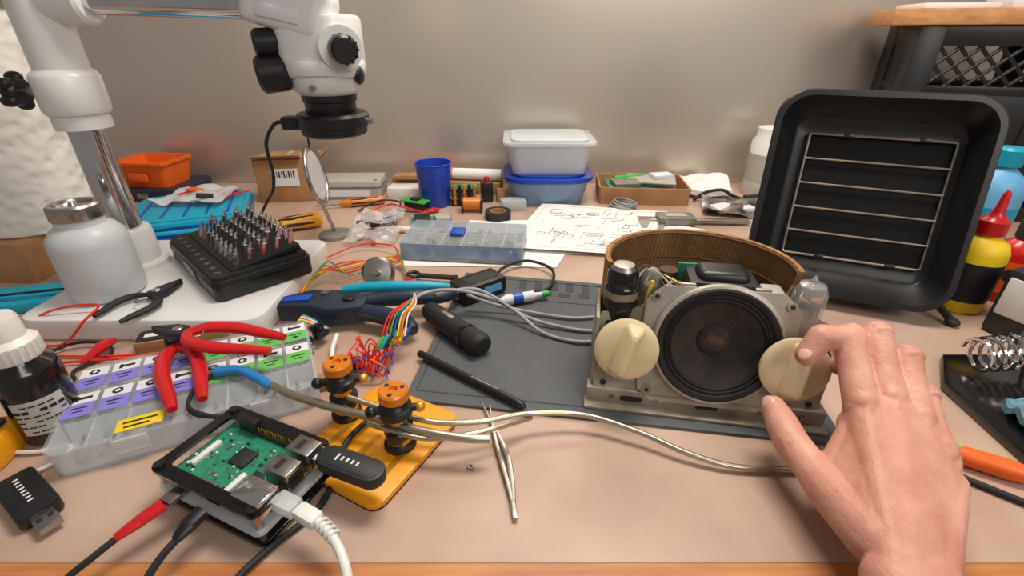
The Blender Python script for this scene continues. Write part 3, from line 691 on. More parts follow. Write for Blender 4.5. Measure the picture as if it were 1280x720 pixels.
plate = [(-9.2, .6), (-9.2, 8.0), (-6.2, 8.6), (-4.4, 10.1), (4.4, 10.1), (6.4, 9.2), (8.2, 8.4), (8.2, .6)]
po, pi_ = ring_pair(plate, 0, SZ, 4.05)
b.prism(po, -.1, .1, 'chassis_metal', M=RX(90), hole=pi_)
oct_ = [(-5.7, 2.0), (-5.7, 9.4), (-4.4, 10.7), (4.4, 10.7), (5.7, 9.4), (5.7, 2.0), (4.6, .9), (-4.6, .9)]
po, pi_ = ring_pair(oct_, 0, SZ, 4.05)
b.prism(po, .1, .32, 'chassis_bright', M=RX(90), hole=pi_)
for x in (-4.9, 4.9):
    for z in (1.9, 9.8): b.cyl((x, -.3, z), (x, -.52, z), .38, 'chassis_metal', seg=8).cyl((x, -.5, z), (x, -.56, z), .18, 'ink', seg=8)
for x, z in ((-8.4, 7.2), (-8.4, 2), (7.5, 7.6), (7.5, 2)): b.cyl((x, -.1, z), (x, -.2, z), .25, 'ink', seg=12)
b.part('speaker')
C = (0, 0, SZ)
b.lathe([(4.05, .3), (4.85, .3), (4.95, .45), (4.95, .65), (4.85, .8), (4.65, .85), (4.6, .7)], 'chassis_bright', C, (0, -1, 0), seg=64)
b.lathe([(4.68, .8), (4.5, .95), (4.2, .9), (4.05, .7), (3.9, .8), (3.75, .65), (3.6, .75), (3.45, .5)], 'surround', C, (0, -1, 0), seg=64)
b.lathe([(3.5, .52), (2.6, -.05), (1.9, -.45), (1.3, -.75), (1.2, -.55), (.7, -.3), (0, -.2)], 'cone', C, (0, -1, 0), seg=64)
b.lathe([(4.1, .3), (3.4, -.3), (2.0, -1.4), (1.8, -2.4), (0, -2.4)], 'chassis_metal', (0, .15, SZ), (0, -1, 0), seg=40)
b.sphere((0, .4, SZ+.1), (.85, .3, .5), 'rust', rot=(0, 20, 0))
def knob(cx, cz, ang, k):
    b.part('knob_%d' % k)
    b.lathe([(0, .2), (.5, .2), (.5, 1.0), (2.3, 1.05), (2.5, 1.15), (2.5, 1.45), (2.3, 1.6), (1.9, 1.72), (0, 1.9)], 'cream', (cx, 0, cz), (0, -1, 0), seg=48)
    M = TR(cx, -1.6, cz) @ RY(ang)
    lp = []
    for w, l, y in ((.8, 2.2, 0), (.6, 2.05, -.7), (.28, 1.7, -1.25), (.1, 1.3, -1.35)):
        lp.append([(x, y, z) for x, z in rrect(w*2, l*2, min(w*.9, .35))])
    b.loft(lp, 'cream', M=M)
knob(-6.9, 5.5, 16, 1); knob(5.5, 5.2, 8, 2)
b.local()
b.part('cabinet_band')
N = 44; outer = []
for i in range(N+1):
    a = math.radians(196-206*i/N)
    outer.append((-1.5+7.6*math.cos(a), 5.2+7.0*math.sin(a)*(1 if math.sin(a) > 0 else .8)))
inner = [(-1.5+(x+1.5)*.95, 5.2+(y-5.2)*.94) for x, y in outer]
b.prism(outer+inner[::-1], 3.35, 11.5, 'fibre_brown')
fine = catmull([(x, y, 0) for x, y in inner], 3)
for p in fine[4:-4]: b.cyl((p.x, p.y, 4.5), (p.x, p.y, 11.2), .05, 'fibre_dark', seg=5)
for zz in (11.3, 8.9): b.tube([(x*.995, y*.995, zz) for x, y in inner], .09, 'fibre_dark', seg=6, n=2)
b.part('transformer').box((.3, 5.0, 8.6), (5.4, 3.2, 3.6), 'chip', bev=.4).box((.3, 5.0, 10.2), (4.0, 2.6, 1.8), 'black_plastic', bev=.6, seg=3).box((.3, 4.8, 5.0), (6.0, 3, 3.6), 'chassis_metal', bev=.2)
b.box((-2.5, 3.3, 9.4), (1.2, .3, 1.8), 'chassis_bright', bev=.08).box((3.1, 3.3, 9.4), (1.2, .3, 1.8), 'chassis_bright', bev=.08)
b.part('electrolytic_capacitor').lathe([(0, 0), (1.3, 0), (1.35, .1), (1.35, 6.2), (1.2, 6.4), (1.25, 6.6), (1.25, 7.4), (.9, 7.9), (0, 8.0)], 'black_gloss', (-7.6, 2.9, 3.6), seg=28).lathe([(0, 0), (1.05, 0), (.8, .3), (0, .4)], 'steel', (-7.6, 2.9, 11.4)).lathe([(1.28, 0), (1.36, .1), (1.36, .7), (1.28, .8)], 'chassis_metal', (-7.6, 2.9, 8.9))
b.part('vacuum_tube').lathe([(0, 0), (1.15, 0), (1.2, .5), (1.2, 4.2), (.9, 4.9), (.35, 5.1), (.1, 5.6), (0, 5.6)], 'tube_glass', (6.3, 3.0, 6.2), seg=28).lathe([(0, 0), (.95, 0), (.95, 3.0), (0, 3.0)], 'steel', (6.3, 3.0, 6.4)).lathe([(0, 0), (1.3, 0), (1.3, 3.2), (0, 3.2)], 'chassis_metal', (6.3, 3.0, 3.3)).lathe([(1.05, 3.8), (1.12, 4.1), (.88, 4.84), (.34, 5.04), (0, 5.08)], 'chrome', (6.3, 3.0, 6.2))
b.lathe([(0, 0), (.8, 0), (.85, .4), (.85, 3.4), (.5, 4.0), (0, 4.2)], 'tube_glass', (-5.0, 5.6, 6.2), seg=20).lathe([(0, 0), (.6, 0), (.6, 2.4), (0, 2.4)], 'steel_dull', (-5.0, 5.6, 6.4)).cyl((-5, 5.6, 3.3), (-5, 5.6, 6.4), .9, 'chip', seg=16)
b.part('wiring').tube([(-6, 3.2, 4), (-5.6, 3.2, 8), (-5.2, 3.4, 10.2)], .14, 'yellow', seg=6).tube([(-4.8, 3.4, 4), (-4.6, 3.6, 8.4), (-3.6, 4, 10)], .14, 'beige_box', seg=6)
b.box((4.4, 5, 6.4), (1.6, 2, 6.2), 'beige_box', bev=.2).tube([(4, 3.2, 4.5), (4.6, 2.9, 9.6), (5.2, 3.6, 10.6)], .12, 'rust', seg=6)
b.cyl((-3.4, 7.6, 3.3), (-3.4, 7.6, 9.4), .8, 'rust', seg=16).box((-1, 9, 8), (3, .3, 3), 'pcb', bev=.03).cyl((2.6, 8.4, 4), (2.6, 8.4, 9.2), .9, 'steel_dull', seg=16)
for k in range(9): b.tube([(-7.0+k*.5, 4.6+k*.3, 9.0), (-5.6+k*.3, 5.9, 10.4-.2*k), (-4+k*.6, 4.6, 9.2)], .09, ['rust', 'beige_box', 'chip', 'yellow'][k % 4], seg=6)
b.done()

# ------------------------------------------------------------------ fume extractor
b = B('solder_fume_extractor', (38.7, 50.5, 0)); 
xv = Vector((.915, -.404, 0)).normalized(); zv = Vector((.116, .266, .957)); zv = (zv-xv*zv.dot(xv)).normalized(); yv = zv.cross(xv)
FM = Matrix(((xv.x, yv.x, zv.x, 38.0), (xv.y, yv.y, zv.y, 50.5), (xv.z, yv.z, zv.z, 12.0), (0, 0, 0, 1)))
b.m = FM.copy()
def rl(w, h, r, y, ox=0, oz=0): return [(x+ox, y, z+oz) for x, z in rrect(w, h, r, 8)]
b.part('shroud').loft([rl(14, 15, 1.5, 4.4), rl(17.5, 19.5, 2.5, 2.4), rl(20.0, 21.9, 3.2, .3), rl(20.3, 22.2, 3.2, -.3), rl(19.9, 21.8, 3.1, -.6), rl(18.9, 20.8, 2.8, -.6), rl(18.4, 20.3, 2.6, -.1), rl(16.2, 17.4, 1.6, 2.6, .4, 0), rl(15.6, 16.6, 1.0, 2.8, .5, 0), rl(14.0, 14.4, .6, 3.0, .7, 0)], 'black_plastic', cap0=True, cap1=True)
b.part('fan_housing').box((0, 6.2, 0), (15, 4.5, 15.5), 'black_plastic', bev=.8)
b.part('filter').box((.7, 2.8, 0), (13.6, .5, 13.9), 'foam', bev=.1)
b.part('wire_guard')
ww, hh = 13.6, 13.6
b.tube([(x+.7, 2.2, z) for x, z in rrect(ww, hh, .3, 3)], .16, 'guard_steel', seg=8, smooth=False, closed=True)
for k in range(1, 5): b.tube([(.7-ww/2, 2.1, -hh/2+hh*k/5), (.7+ww/2, 2.1, -hh/2+hh*k/5)], .13, 'guard_steel', seg=8, smooth=False)
for x in (-3, 4): 
    for z in (-hh/2, hh/2): b.box((x+.7, 2.2, z), (1.0, .5, .45), 'black_plastic', bev=.08)
b.part('stand'); b.world()
for (fx, fy), (tx, ty, tz) in (((47.5, 44.0), (44.0, 51.5, 5)), ((35.5, 50.5), (35, 55, 5)), ((50.5, 55), (43.6, 52, 5)), ((39.5, 60), (35, 55, 5))):
    b.tube([(tx, ty, tz), ((fx+tx)/2, (fy+ty)/2, 3.0), (fx, fy, .5)], .4, 'black_plastic', seg=8).sphere((fx, fy, .45), (.7, .7, .45), 'black_rubber')
b.done()

# crate with board on top
b = B('milk_crate', (63, 84, 0), yaw=-20)
x0, x1, y0, y1, zt = .5, 30.5, .5, 15, 29
b.part('frame')
for z in (1, 9, 20, zt-1.4):
    h = 2.8 if z > 25 or z == 1 else 1.2
    b.box(((x0+x1)/2, y0, z), (x1-x0, 1.0, h), 'black_plastic').box(((x0+x1)/2, y1, z), (x1-x0, 1.0, h), 'black_plastic')
    b.box((x0, (y0+y1)/2, z), (1.0, y1-y0, h), 'black_plastic').box((x1, (y0+y1)/2, z), (1.0, y1-y0, h), 'black_plastic')
for x in (x0+1.2, x1-1.2, (x0+x1)/2+4):
    b.box((x, y0, zt/2), (3.4, 1.1, zt), 'black_plastic').box((x, y1, zt/2), (3.4, 1.1, zt), 'black_plastic')
for y in (y0+2, y1-2): b.box((x0, y, zt/2), (1.1, 5, zt), 'black_plastic').box((x1, y, zt/2), (1.1, 5, zt), 'black_plastic')
b.box((x0, (y0+y1)/2, 14), (.6, y1-y0, 27), 'black_plastic')
b.box(((x0+x1)/2, (y0+y1)/2, .4), (x1-x0, y1-y0, .7), 'black_plastic')
b.part('lattice')
for k in range(-1, 14):
    for sg in (1, -1):
        xa = x0+k*2.6; za = 20.5 if sg > 0 else 26.4; dz = 5.9*sg
        pa = Vector((xa, y0, za)); pb_ = Vector((xa+5.9, y0, za+dz))
        if pa.x < x0 or pb_.x > x1: continue
        b.tube([pa, pb_], .3, 'black_plastic', seg=6, smooth=False)
b.box(((x0+x1)/2, y0, 14), (x1-x0, .6, 11), 'black_plastic'); b.done()
b = B('wooden_board', (61, 85, 29.05), yaw=-20)
b.part('board').box((16, 6.0, 1.1), (36, 14, 2.2), 'shelf_wood', bev=0.15)
b.part('papers').box((6, 5, 2.6), (10, 9, 0.7), 'paper', rot=(0, 0, 8), bev=0.02).box((18, 6, 3.0), (10, 9, 1.6), 'white_label', bev=0.1)
b.done()

# bottles right
def bottle(name, x, y, r, h, mb, mc, band=None, nozzle=False):
    b = B(name, (x, y, 0))
    b.part('bottle').lathe([(0, 0), (r*.92, 0), (r, .3), (r, h*.7), (r*.85, h*.8), (r*.4, h*.88), (r*.38, h*.93), (0, h*.93)], mb, seg=32)
    if band: b.part('label').lathe([(r+.02, h*.15), (r+.03, h*.15), (r+.03, h*.6), (r+.02, h*.6)], band, seg=32)
    for k in range(6): 
        a = math.radians(-150+k*16); b.box(((r+.04)*math.cos(a), (r+.04)*math.sin(a), h*.42), (.05, .5, 1.4 if k % 2 else .9), 'ink', rot=(0, 0, math.degrees(a)), bev=0)
    b.part('cap')
    if nozzle: b.lathe([(0, 0), (r*.55, 0), (r*.55, 1.4), (r*.35, 1.7), (.5, 2.4), (.35, 4.2), (.15, 4.6), (0, 4.6)], mc, (0, 0, h*.9), seg=20)
    else: b.lathe([(0, 0), (r*.5, 0), (r*.5, 1.8), (r*.4, 2.1), (0, 2.1)], mc, (0, 0, h*.9), seg=20)
    b.done()
bottle('glue_bottle', 51.4, 48.5, 2.5, 10.0, 'yellow', 'red', 'ink', True)
bottle('spray_can', 59.4, 58, 3.0, 15.5, 'light_blue', 'teal', 'teal')
bottle('glue_bottle', 58.0, 50.5, 2.0, 8.5, 'red', 'ink', 'orange')
b = B('solder_station', (54.2, 41.8, 0), yaw=20); b.part('housing').box((0, 0, 3.6), (7, 6, 7.2), 'chip', bev=.5).box((0, -3.05, 4.4), (5.4, .2, 3.6), 'white_plastic', bev=.1).box((-1, -3.2, 5.2), (3, .1, 1.2), 'ink', bev=0).box((-3.55, 0, 4.4), (.2, 5, 4), 'white_plastic', bev=.1); b.part('dial').cyl((2, -3.0, 3), (2, -4.0, 3), .8, 'black_plastic', bev=.1); b.done()
# iron stand
b = B('soldering_iron_stand', (43.5, 31, 0)); b.world()
b.part('base').prism([(37.4, 24.2), (52, 24.2), (52, 37.6), (41.2, 37.6), (38, 33.4)], 0, .9, 'black_gloss', bev=.2)
b.part('coil')
pts = []
for i in range(11*18):
    t = i/(11*18); a = i*2*math.pi/18
    c = Vector((40.8, 34.6, 2.9)).lerp(Vector((50, 34.2, 4.3)), t); r = 1.4+.35*t
    pts.append(c+Vector((.1*math.cos(a), r*math.cos(a), r*math.sin(a))))
b.tube(pts, .17, 'chrome', seg=6, smooth=False)
b.part('support').tube([(46, 34.4, .8), (46, 34.4, 2.2)], .3, 'steel').tube([(50, 34.2, 2.6), (50.5, 34.6, .8)], .3, 'steel')
b.part('sponge').sheet([(39.0, 26.6, .9), (44, 26.2, .9), (44, 29.8, .9), (39.8, 30.0, .9)], 'sponge', thick=.6, amp=.8, freq=1.2)
b.done()
b = B('soldering_iron', (36, 24, 0)); b.world()
b.part('handle').tube([(31.8, 25.9, .8), (33, 25.1, .8), (35, 23.9, .8), (36.2, 23.2, .8)], [.5, .7, .75, .55], 'orange', seg=14)
b.part('button').sphere((32.3, 25.6, 1.4), (.45, .3, .2), 'green_yellow', rot=(0, 0, -30))
b.part('cord').tube([(31.6, 30.6, .4), (31.9, 28.5, .4), (31.5, 26, .4), (31.6, 24.0, .3), (33, 22.6, .3), (34.8, 21, .3), (36.5, 18.6, .3), (38, 16, 0), (38.4, 13.5, -3), (38.5, 13, -15)], .25, 'black_rubber', seg=10).tube([(31.9, 31.6, .5), (31.7, 30.4, .4)], .4, 'red', seg=10); b.done()

# ------------------------------------------------------------------ food containers, cup, back items
b = B('food_container', (6.6, 90, 0))
b.loft([[(x, y, 0) for x, y in rrect(13, 11.5, 3.5)], [(x, y, 4.6) for x, y in rrect(15.2, 13.5, 4.2)], [(x, y, 4.6) for x, y in rrect(14.8, 13.1, 4)], [(x, y, .3) for x, y in rrect(12.6, 11.1, 3.3)]], 'clear_blue')
b.part('lid').prism(rrect(16.4, 14.6, 4.6), 4.5, 5.3, 'blue_lid', bev=.15).prism(rrect(14, 12.4, 4), 5.3, 5.7, 'blue_lid', bev=.1).done()
b = B('food_container', (6.6, 90, 5.75))
b.loft([[(x, y, 0) for x, y in rrect(13, 10.5, 1.6)], [(x, y, 5.2) for x, y in rrect(15, 12.6, 2)], [(x, y, 5.2) for x, y in rrect(14.6, 12.2, 1.9)], [(x, y, .3) for x, y in rrect(12.6, 10.1, 1.5)]], 'clear_white')
b.box((0, 0, 2.4), (12, 9.5, 3.6), 'clear_blue', bev=1.2) 
b.part('lid').prism(rrect(16.4, 13.8, 2.2), 5.1, 5.7, 'clear_white', bev=.15).prism(rrect(13.6, 11.2, 1.8), 5.7, 6.0, 'frosted', bev=.1).done()
b = B('plastic_cup', (-14, 85.5, 0)); b.lathe([(0, 0), (2.5, 0), (2.65, .2), (3.2, 7.6), (3.3, 7.7), (3.05, 7.7), (2.5, .4), (0, .4)], 'blue_cup', seg=40).torus((0, 0, 7.7), 3.2, .12, 'blue_cup').done()
b = B('cardboard_tube', (-4, 94.5, 2)); b.world(); b.cyl((-15, 95, 3.4), (-2, 93.4, 3.4), 1.1, 'paper', seg=24).cyl((-15.2, 95.03, 3.4), (-11.6, 94.6, 3.4), 1.15, 'orange', seg=24).box((-9, 94.6, 1.1), (14, 5, 2.2), 'cardboard', rot=(0, 0, -7)).done()
b = B('wood_offcut', (-20.5, 92.5, 0), yaw=-6); b.box((0, 3, 1.4), (7, 3.4, 2.8), 'wood', bev=.1).box((.5, -1.5, 1), (7, 4, 2), 'white_plastic', bev=.2).box((.5, 1, 3.2), (6, 2.4, .8), 'cardboard', rot=(0, 0, 8)).done()
b = B('relay_module_stack', (-8, 86, 0), yaw=10)
for k in range(4):
    b.box((-1+k*.1, 0, .6+k*.9), (4.6, 2.6, .3), 'pcb' if k % 2 else 'chip', bev=.02)
    for j in range(5): b.cyl((-2.6+j*.9, -1.2, .4+k*.9), (-2.6+j*.9, -1.2, 1.2+k*.9), .3, 'black_plastic' if j % 2 else 'amber', seg=10)
b.box((3.5, 1, 1.9), (2.2, 2.2, 3.8), 'black_plastic', bev=.3).cyl((3.5, 1, 3.8), (3.5, 1, 4.6), .5, 'red', seg=12).box((6, .5, 1.2), (1.4, 1.4, 2.4), 'cardboard', bev=.1); b.done()
b = B('spool_of_wire', (-7, 81.5, 0)); b.cyl((-1.6, 0, 1.5), (1.6, 0, 1.5), 1.1, 'amber', seg=20).cyl((-1.8, 0, 1.5), (-1.5, 0, 1.5), 1.5, 'black_plastic', seg=20).cyl((1.5, 0, 1.5), (1.8, 0, 1.5), 1.5, 'black_plastic', seg=20).done()
b = B('circuit_board_box', (24.5, 90, 0), yaw=-5)
b.loft([[(x, y, 0) for x, y in rrect(16, 10, .3, 1)], [(x, y, 3.2) for x, y in rrect(16.4, 10.4, .3, 1)], [(x, y, 3.2) for x, y in rrect(15.8, 9.8, .3, 1)], [(x, y, .3) for x, y in rrect(15.6, 9.6, .3, 1)]], 'cardboard')
b.part('boards').box((0, 0, 2.2), (13, 7, .3), 'pcb', rot=(0, 3, 6)).box((2, 1, 3.3), (9, 5, .3), 'beige_box', rot=(4, 0, -8)).box((-3, -1, 3.0), (5, 4, .8), 'steel_dull', rot=(0, 0, 12)).box((4, 2, 3.8), (4, 2.5, .7), 'white_label', rot=(0, 0, 20)).cyl((-5, 1, 3.3), (1, 3, 3.3), .5, 'green', seg=12).done()
b = B('anti_static_bag', (39, 82, 0)); b.world(); b.sheet([(33, 79, .05), (44, 77, .05), (46, 85, .05), (35, 86.5, .05)], 'steel', amp=1.6, freq=.3).box((39, 82, .6), (7, 4, .7), 'white_label', rot=(0, 0, 12)).done()
b = B('paper_bag', (37, 93, 0)); b.world(); b.sheet([(33.5, 89, .05), (42, 88.5, .05), (42, 98, .05), (34, 98, .05)], 'paper', thick=1.0, amp=2.2, freq=.22).done()
b = B('power_adapter_cable', (38, 87.5, 0)); b.world(); b.tube([(34, 87.2, .3), (36, 87.6, 1.6), (39, 87.4, 2.2), (41, 87.2, 1.2), (43.5, 87.6, .3)], .3, 'black_rubber').box((45.5, 87.6, .6), (4, 1.4, 1.0), 'black_plastic', rot=(0, 0, 15)).done()
b = B('digital_caliper', (30, 75.5, 0), yaw=-4); b.box((0, 0, .6), (18, 1.6, .4), 'steel', bev=.05).box((-3, -.3, .9), (6, 3.4, 1.2), 'steel_dull', bev=.2).box((-3, -.3, 1.55), (3.4, 1.6, .1), 'beige_box', bev=0).prism([(-9, -.5), (-9, -4), (-8.2, -4), (-7, -.5)], .4, .8, 'steel').prism([(-5.6, -.5), (-6.6, -4), (-5.9, -4), (-4, -.5)], .4, .8, 'steel').done()
b = B('white_canister', (49, 92, 0)); b.lathe([(0, 0), (3.6, 0), (3.8, .3), (3.8, 10), (3.2, 11), (3.2, 12.5), (0, 12.5)], 'white_plastic', seg=32).lathe([(3.82, 3), (3.84, 3), (3.84, 8), (3.82, 8)], 'beige_box').done()
# extra loose items at the back
b = B('electrical_tape_roll', (-2.4, 78, 0)); b.lathe([(1.3, 0), (2.2, 0), (2.2, 1.4), (1.3, 1.4), (1.3, 0)], 'black_rubber').lathe([(1.15, 0), (1.3, 0), (1.3, 1.4), (1.15, 1.4), (1.15, 0)], 'cardboard').done()
b = B('component_blister_pack', (-13.4, 76, 0), yaw=14); b.box((0, 0, .15), (7, 4.6, .3), 'clear_blue', bev=.05).box((-1.5, 0, .7), (2.6, 3, 1.0), 'chip', bev=.15).box((1.8, .4, .6), (2.4, 2.6, .8), 'beige_box', bev=.15).box((0, 1.9, .34), (6.4, .7, .05), 'green', bev=0).done()
b = B('marker_pen', (-13, 70.5, 0), yaw=-12); b.cyl((-5, 0, .55), (2.6, 0, .55), .52, 'white_plastic', seg=16).cyl((2.6, 0, .55), (5.4, 0, .55), .56, 'ink', seg=16, bev=.1).done()
b = B('alligator_clip_lead', (-22, 85, 0)); b.world(); b.tube([(-27, 81, .3), (-24, 84, 1.2), (-20.5, 84.6, .8), (-19.4, 80, .8), (-15.8, 80.2, .3)], .16, 'black_rubber', seg=6).tube([(-26, 79, .3), (-22, 82.4, 1.0), (-19, 78, 2.2), (-14.6, 79.6, .3)], .14, 'red_wire', seg=6).tube([(-15, 80, .5), (-13.8, 80.6, .6), (-12.8, 81, .5)], [.2, .5, .25], 'red', seg=8).done()
b = B('small_parts_box', (0.2, 83, 0), yaw=12); b.box((0, 0, .9), (4.4, 3, 1.8), 'clear_white', bev=.15).box((0, 0, .7), (3.6, 2.4, .9), 'steel_dull', bev=.1).done()
b = B('coiled_cable', (24, 80.5, 0)); b.world()
for k in range(4): b.torus((19.6+k*.25, 83.2, .35+k*.32), 2.2-.08*k, .16, 'cable_gray', (.05*k, .03, 1))
b.done()

# papers: printed schematic drawn as thin ink strokes lying on the curved sheet
cor = [(-1.6, 64, .35), (18, 61.2, .35), (27, 80, .3), (5.5, 84, .3)]
b = B('schematic_printout', (13, 74, .1)); b.world()
b.part('sheet').sheet(cor, 'paper', amp=.35, freq=.09)
f = b.surf(cor, .35, .09)
b.part('printed_lines')
def stroke(u0, v0, u1, v1, w=.035):
    n = 6; b.tube([f(u0+(u1-u0)*k/n, v0+(v1-v0)*k/n)+Vector((0, 0, .04)) for k in range(n+1)], w, 'beige_box' if w < .04 else 'ink', seg=4, smooth=False)
for (a0, c0, a1, c1) in ((.05, .05, .95, .05), (.95, .05, .95, .95), (.95, .95, .05, .95), (.05, .95, .05, .05)): stroke(a0, c0, a1, c1)
rs = random.Random(3)
for k in range(46):
    u = .1+rs.random()*.75; v = .1+rs.random()*.78
    if rs.random() < .5: stroke(u, v, min(u+.05+rs.random()*.2, .92), v, .04)
    else: stroke(u, v, u, min(v+.03+rs.random()*.15, .92), .04)
for k in range(14):
    u = .12+rs.random()*.7; v = .12+rs.random()*.7; w, h = .04+rs.random()*.05, .03+rs.random()*.05
    for q in ((u, v, u+w, v), (u+w, v, u+w, v+h), (u+w, v+h, u, v+h), (u, v+h, u, v)): stroke(*q, .04)
for k in range(4): stroke(.66, .08+k*.03, .93, .08+k*.03, .03)
b.done()
b = B('schematic_printout', (22, 72, .1)); b.world(); b.sheet([(7, 62.5, .04), (27, 66, .04), (31, 72, .04), (14, 82, .04)], 'paper', amp=.2, freq=.1).done()
b = B('paper_sheet', (-7, 64, 0)); b.world(); b.sheet([(-16, 59.0, .03), (6, 58.4, .03), (8, 64, .03), (-13, 66, .03)], 'paper', amp=.1).done()
b = B('paper_sheet', (-4, 78, 0)); b.world(); b.sheet([(-8, 70, .03), (6, 70, .03), (5, 76, .03), (-7, 76, .03)], 'paper', amp=.4, freq=.2).done()
b = B('parts_organizer', (-6.6, 64.2, .3), yaw=-6)
b.part('tray').prism(rrect(17, 9, .6), 0, .3, 'steel_dull').prism(rrect(17, 9, .6), .3, 2.4, 'clear_blue', hole=rrect(16.6, 8.6, .5))
for i in range(1, 6): b.box((-8.5+i*17/6, 0, 1.3), (.2, 8.6, 2.0), 'clear_white', bev=0)
b.box((0, 0, 1.3), (16.6, .2, 2.0), 'clear_white', bev=0)
b.part('lid').prism(rrect(17.2, 9.2, .6), 2.4, 2.5, 'clear')
for i in range(6):
    for j in (-1, 1): b.prism(rrect(2.7, 4.1, .2), 2.5, 2.65, 'clear', M=TR(-8.5+(i+.5)*17/6, j*2.15, 0), hole=rrect(2.3, 3.7, .2))
b.part('latch').box((-1, -.5, 2.8), (2, 2.4, .5), 'blue', bev=.1)
b.part('components')
for k in range(90):
    x = random.uniform(-7.8, 7.8); y = random.uniform(-3.8, 3.8); b.box((x, y, .9), (.9, .5, .9), random.choice(['chip', 'steel', 'chip', 'steel_dull', 'beige_box']), rot=(0, 0, random.uniform(0, 180)), bev=.05)
b.done()
b = B('zip_bag_of_parts', (-22, 76, 0)); b.world(); b.sheet([(-26, 73, .1), (-18.5, 72.5, .1), (-18, 79, .1), (-25, 79.5, .1)], 'bag', amp=1.6, freq=.4, thick=.05)
for k in range(16): b.box((random.uniform(-25, -19), random.uniform(73.5, 78), .5), (random.uniform(.6, 2), .6, .6), random.choice(['chip', 'beige_box', 'steel', 'blue']), rot=(0, 0, random.uniform(0, 180)), bev=.05)
b.done()
b = B('zip_bag_of_parts', (-20, 68, 0)); b.world(); b.sheet([(-25, 65.5, .1), (-17.5, 65, .1), (-17, 71, .1), (-24, 72, .1)], 'bag', amp=1.6, freq=.4, thick=.05)
for k in range(14): b.box((random.uniform(-24, -18.5), random.uniform(66, 71), .5), (random.uniform(.6, 2), .6, .6), random.choice(['chip', 'white_label', 'steel', 'cardboard']), rot=(0, 0, random.uniform(0, 180)), bev=.05)
b.done()
b = B('breakout_board', (-17.2, 82.9, 1.0), yaw=-25); b.box((0, 0, .6), (5, 2.4, .25), 'green', bev=.03).box((0, 0, .9), (1.6, 1.2, .4), 'chip', bev=.03).box((0, 0, -.2), (4, 1.6, 1.4), 'black_plastic').done()

# front-left
b = B('usb_dongle', (-31.8, 21.4, 0), yaw=-32)
b.part('body').prism(rrect(5.0, 2.3, .4), .1, 1.2, 'black_plastic', bev=.15, M=TR(-.6, 0, 0))
for k in range(8): b.box((-2.2+k*.4, 0, 1.22), (.14, .3, .02), 'white_label', bev=0)
b.part('plug').box((2.6, 0, .65), (1.7, 1.2, .5), 'steel', bev=.04).box((2.6, .3, .91), (.4, .3, .02), 'ink', bev=0).box((2.6, -.3, .91), (.4, .3, .02), 'ink', bev=0).done()
b = B('multimeter', (-41.0, 25.4, 0), yaw=10); b.part('housing').prism(rrect(8, 4.2, .8), 0, 2.2, 'yellow_orange', bev=.35).prism(rrect(6.6, 3.0, .5), 2.2, 2.4, 'chip', bev=.05); b.part('dial').cyl((1.4, 0, 2.4), (1.4, 0, 2.8), 1.1, 'black_plastic', bev=.1); b.part('display').box((-1.8, 0, 2.45), (2.2, 2, .08), 'beige_box', bev=0); b.done()
b = B('alligator_clip_lead', (-42, 40, 0)); b.world()
b.tube([(-50, 40.5, .3), (-45, 39.6, .5), (-42, 40, 3.0), (-42.5, 42.6, 3.4), (-47, 42, 3), (-50.5, 41.5, .8), (-48, 38.6, .3), (-40, 38, .3), (-34, 38.4, .4)], .13, 'red_wire', seg=6)
b.tube([(-46, 36.5, .3), (-40, 37.2, .4), (-36, 37.6, .4)], .13, 'red_wire', seg=6)
b.tube([(-40.6, 36.6, .4), (-40, 38.6, 1.0), (-39.8, 40, .8)], [.2, .55, .3], 'red', seg=8).tube([(-46, 33.5, .4), (-44, 34.5, .8), (-42.5, 35, .6)], [.2, .5, .3], 'red', seg=8).done()
b = B('black_test_lead', (-40, 38, 0)); b.world(); b.tube([(-46, 37, .3), (-44, 39.6, .6), (-41, 39.8, .6), (-39.2, 38.4, .3), (-40.6, 35.6, .3), (-38, 33.9, .3), (-36.6, 35.6, .3)], .16, 'black_rubber', seg=6).done()
b = B('white_cord', (-36, 26, 0)); b.world(); b.tube([(-38.5, 25.9, .3), (-35.5, 26.0, .3), (-33.6, 26.6, .3), (-33.2, 25.4, .3), (-34, 24.2, .3)], .14, 'cable_white', seg=6).done()
b = B('battery_pack_box', (-33, 41, 0), yaw=18); b.prism(rrect(9, 2.4, .3), 0, 1.3, 'cardboard', bev=.05).prism(rrect(8.6, 2.0, .3), 1.3, 1.4, 'chip').box((-1.4, 0, 1.42), (4.6, .7, .02), 'white_label', bev=0).done()
b = B('white_usb_cable', (-18, 38, 0)); b.world(); b.tube([(-15.5, 33.6, .4), (-16.8, 36.2, .6), (-17.4, 38.4, 1.0), (-17.6, 40.4, 1.2)], .22, 'cable_white').done()
b = B('coaxial_connector', (-17.2, 33.6, 0)); b.box((1.4, .6, .5), (3.0, 1.4, 1.0), 'cardboard', rot=(0, 0, 20), bev=.1).cyl((0.6, 2.4, .7), (3.0, 2.9, .7), .6, 'black_plastic', seg=16).done()

